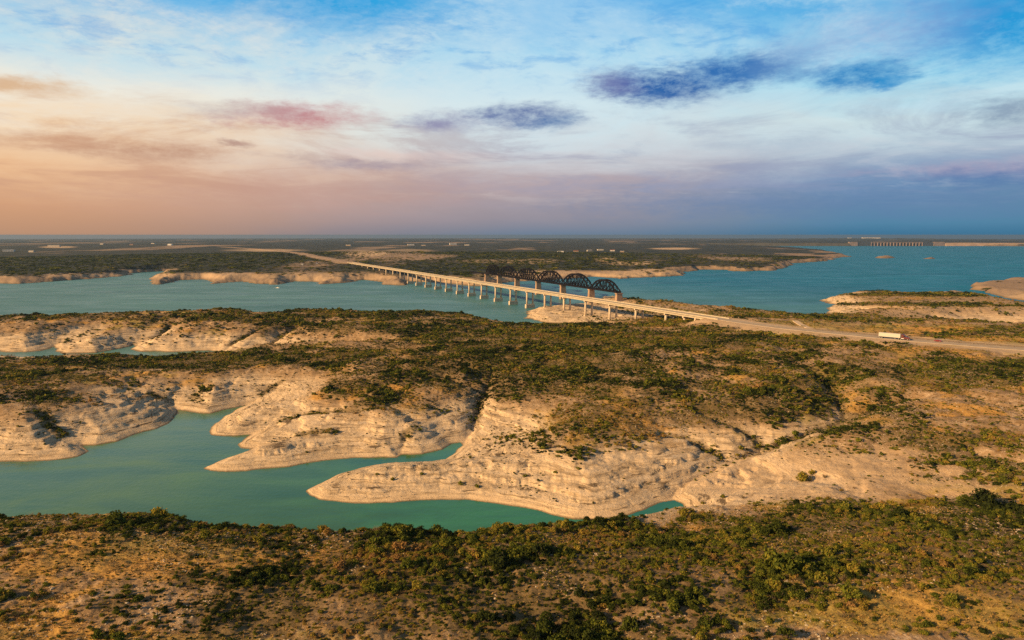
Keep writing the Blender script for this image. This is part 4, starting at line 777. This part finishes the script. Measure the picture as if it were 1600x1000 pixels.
def instancer(name, x, y, z, sc, tint, idx, meshes, kind='stuff', tilt=.12):
    me = bpy.data.meshes.new(name); n = len(x); me.vertices.add(n); me.vertices.foreach_set('co', np.stack([x, y, z], 1).astype(np.float32).ravel())
    rot = np.stack([rng.normal(0, tilt, n), rng.normal(0, tilt, n), rng.uniform(0, 6.283, n)], 1).astype(np.float32)
    for nm, typ, arr in (('rot', 'FLOAT_VECTOR', rot), ('scl', 'FLOAT_VECTOR', sc.astype(np.float32)), ('tint', 'FLOAT', tint.astype(np.float32)), ('idx', 'INT', idx.astype(np.int32))):
        at = me.attributes.new(nm, typ, 'POINT'); at.data.foreach_set('vector' if typ == 'FLOAT_VECTOR' else 'value', arr.ravel())
    o = link(name, me); tag(o, kind=kind)
    src = bpy.data.collections.new(name+'_kinds')
    for i, mm in enumerate(meshes): src.objects.link(bpy.data.objects.new('%s_%02d' % (name, i), mm))
    ng = bpy.data.node_groups.new(name, 'GeometryNodeTree'); ng.interface.new_socket('Geometry', in_out='INPUT', socket_type='NodeSocketGeometry'); ng.interface.new_socket('Geometry', in_out='OUTPUT', socket_type='NodeSocketGeometry')
    N, L = ng.nodes, ng.links; gi = N.new('NodeGroupInput'); go = N.new('NodeGroupOutput'); ip = N.new('GeometryNodeInstanceOnPoints'); ci = N.new('GeometryNodeCollectionInfo'); mp = N.new('GeometryNodeMeshToPoints')
    ci.inputs[0].default_value = src; ci.inputs[1].default_value = True; ci.inputs[2].default_value = True; ip.inputs['Pick Instance'].default_value = True
    def na(nm, t): q = N.new('GeometryNodeInputNamedAttribute'); q.data_type = t; q.inputs[0].default_value = nm; return q.outputs[0]
    L.new(gi.outputs[0], mp.inputs[0]); L.new(mp.outputs[0], ip.inputs['Points']); L.new(ci.outputs[0], ip.inputs['Instance']); L.new(na('idx', 'INT'), ip.inputs['Instance Index']); L.new(na('scl', 'FLOAT_VECTOR'), ip.inputs['Scale'])
    er = N.new('FunctionNodeEulerToRotation'); L.new(na('rot', 'FLOAT_VECTOR'), er.inputs[0]); L.new(er.outputs[0], ip.inputs['Rotation']); L.new(ip.outputs[0], go.inputs[0])
    md = o.modifiers.new('scatter', 'NODES'); md.node_group = ng
    return o
near = rest & (bk == 0); mid = rest & (bk == 1); far = rest & (bk == 2)
sc3 = lambda s, f: np.stack([s, s, s*f*rng.uniform(.7, 1.2, len(s))], 1)
ALLM = NEAR[:4]+MIDM+FARM+TWIG; idx = np.where(bk == 0, rng.integers(0, 4, len(bx)), np.where(bk == 1, 4+rng.integers(0, 6, len(bx)), 10+rng.integers(0, 5, len(bx))))
tw = (rng.uniform(size=len(bx)) < .14) & (bk < 2) & (bt > .2); idx = np.where(tw, 15+rng.integers(0, 3, len(bx)), idx)
instancer('scrub', bx[rest], by[rest], (bz-.05*bs)[rest], sc3(bs[rest], bf[rest]), bt[rest], idx[rest], ALLM, tilt=.08)
# dry grass tufts and stones of the near hill
def tuft_mesh(seed):
    q = np.random.default_rng(seed); vs, fs = [], []
    for i in range(26):
        a = q.uniform(0, 6.283); r0 = q.uniform(0, .25); le = q.uniform(.5, 1.); ln = q.uniform(.15, .6); w = .05
        b = np.array([math.cos(a)*r0, math.sin(a)*r0, 0]); t = b+np.array([math.cos(a)*ln, math.sin(a)*ln, le]); s_ = np.array([-math.sin(a), math.cos(a), 0])*w; j = len(vs)
        vs += [tuple(b-s_), tuple(b+s_), tuple(t)]; fs.append((j, j+1, j+2))
    me = bpy.data.meshes.new('tuft'); me.from_pydata(vs, [], fs); me.materials.append(M_GRASS); return me
m_, k_, b_, o_ = new_mat('dry_grass'); t_ = k_.attr('tint', 'INSTANCER'); k_.put(b_.inputs['Base Color'], k_.ramp(t_, [(0, (.20,.13,.04)), (.5, (.42,.25,.065)), (1, (.52,.37,.17))])); b_.inputs['Roughness'].default_value = .9; M_GRASS = m_
n = 60000; r = np.sqrt(rng.uniform(92**2, 235**2, n)); a = rng.uniform(-R(40), R(40), n); x, y = r*np.sin(a), r*np.cos(a)
kp = (rng.uniform(size=n) < np.clip(.15+ground_at(x, y, grass)*.8, 0, 1)*(1-.5*ground_at(x, y, veg))) & (ground_at(x, y, gD) > 12) & (ground_at(x, y) > 9) & (ground_at(x, y, gW.astype(float)) < .01)
x, y = x[kp], y[kp]; n = len(x); s = rng.uniform(.18, .5, n)
instancer('dry_grass', x, y, ground_at(x, y)+sink(x, y)-.02, np.stack([s*1.3, s*1.3, s], 1), np.clip(.5+fbm(x, y, 15, 3, 141)*.5+rng.normal(0, .15, n), 0, 1), rng.integers(0, 4, n), [tuft_mesh(i) for i in range(4)])
def stone_mesh(seed):
    import bmesh
    q = random.Random(seed); bm = bmesh.new(); bmesh.ops.create_icosphere(bm, subdivisions=2, radius=1)
    for v in bm.verts:
        f = .75+.4*q.random(); v.co = Vector((v.co.x*f*1.2, v.co.y*f*.9, v.co.z*f*.5))
    me = bpy.data.meshes.new('stone'); bm.to_mesh(me); bm.free(); me.materials.append(M_STONE); return me
M_STONE = simple('limestone', (.46,.375,.27), .95, 0, .4, 1.2)
n = 60000; r = np.sqrt(rng.uniform(95**2, 460**2, n)); a = rng.uniform(-R(40), R(40), n); x, y = r*np.sin(a), r*np.cos(a)
kp = (ground_at(x, y, gD) > 3) & (ground_at(x, y, gW.astype(float)) < .01) & (fbm(x, y, 24, 3, 151) > -.05)
x, y = x[kp], y[kp]; n = len(x); s = (.10+.42*rng.beta(1.1, 6, n))
instancer('stones', x, y, ground_at(x, y)+sink(x, y)+s*.1, np.stack([s, s, s], 1), np.zeros(n), rng.integers(0, 5, n), [stone_mesh(i) for i in range(5)], tilt=.2)
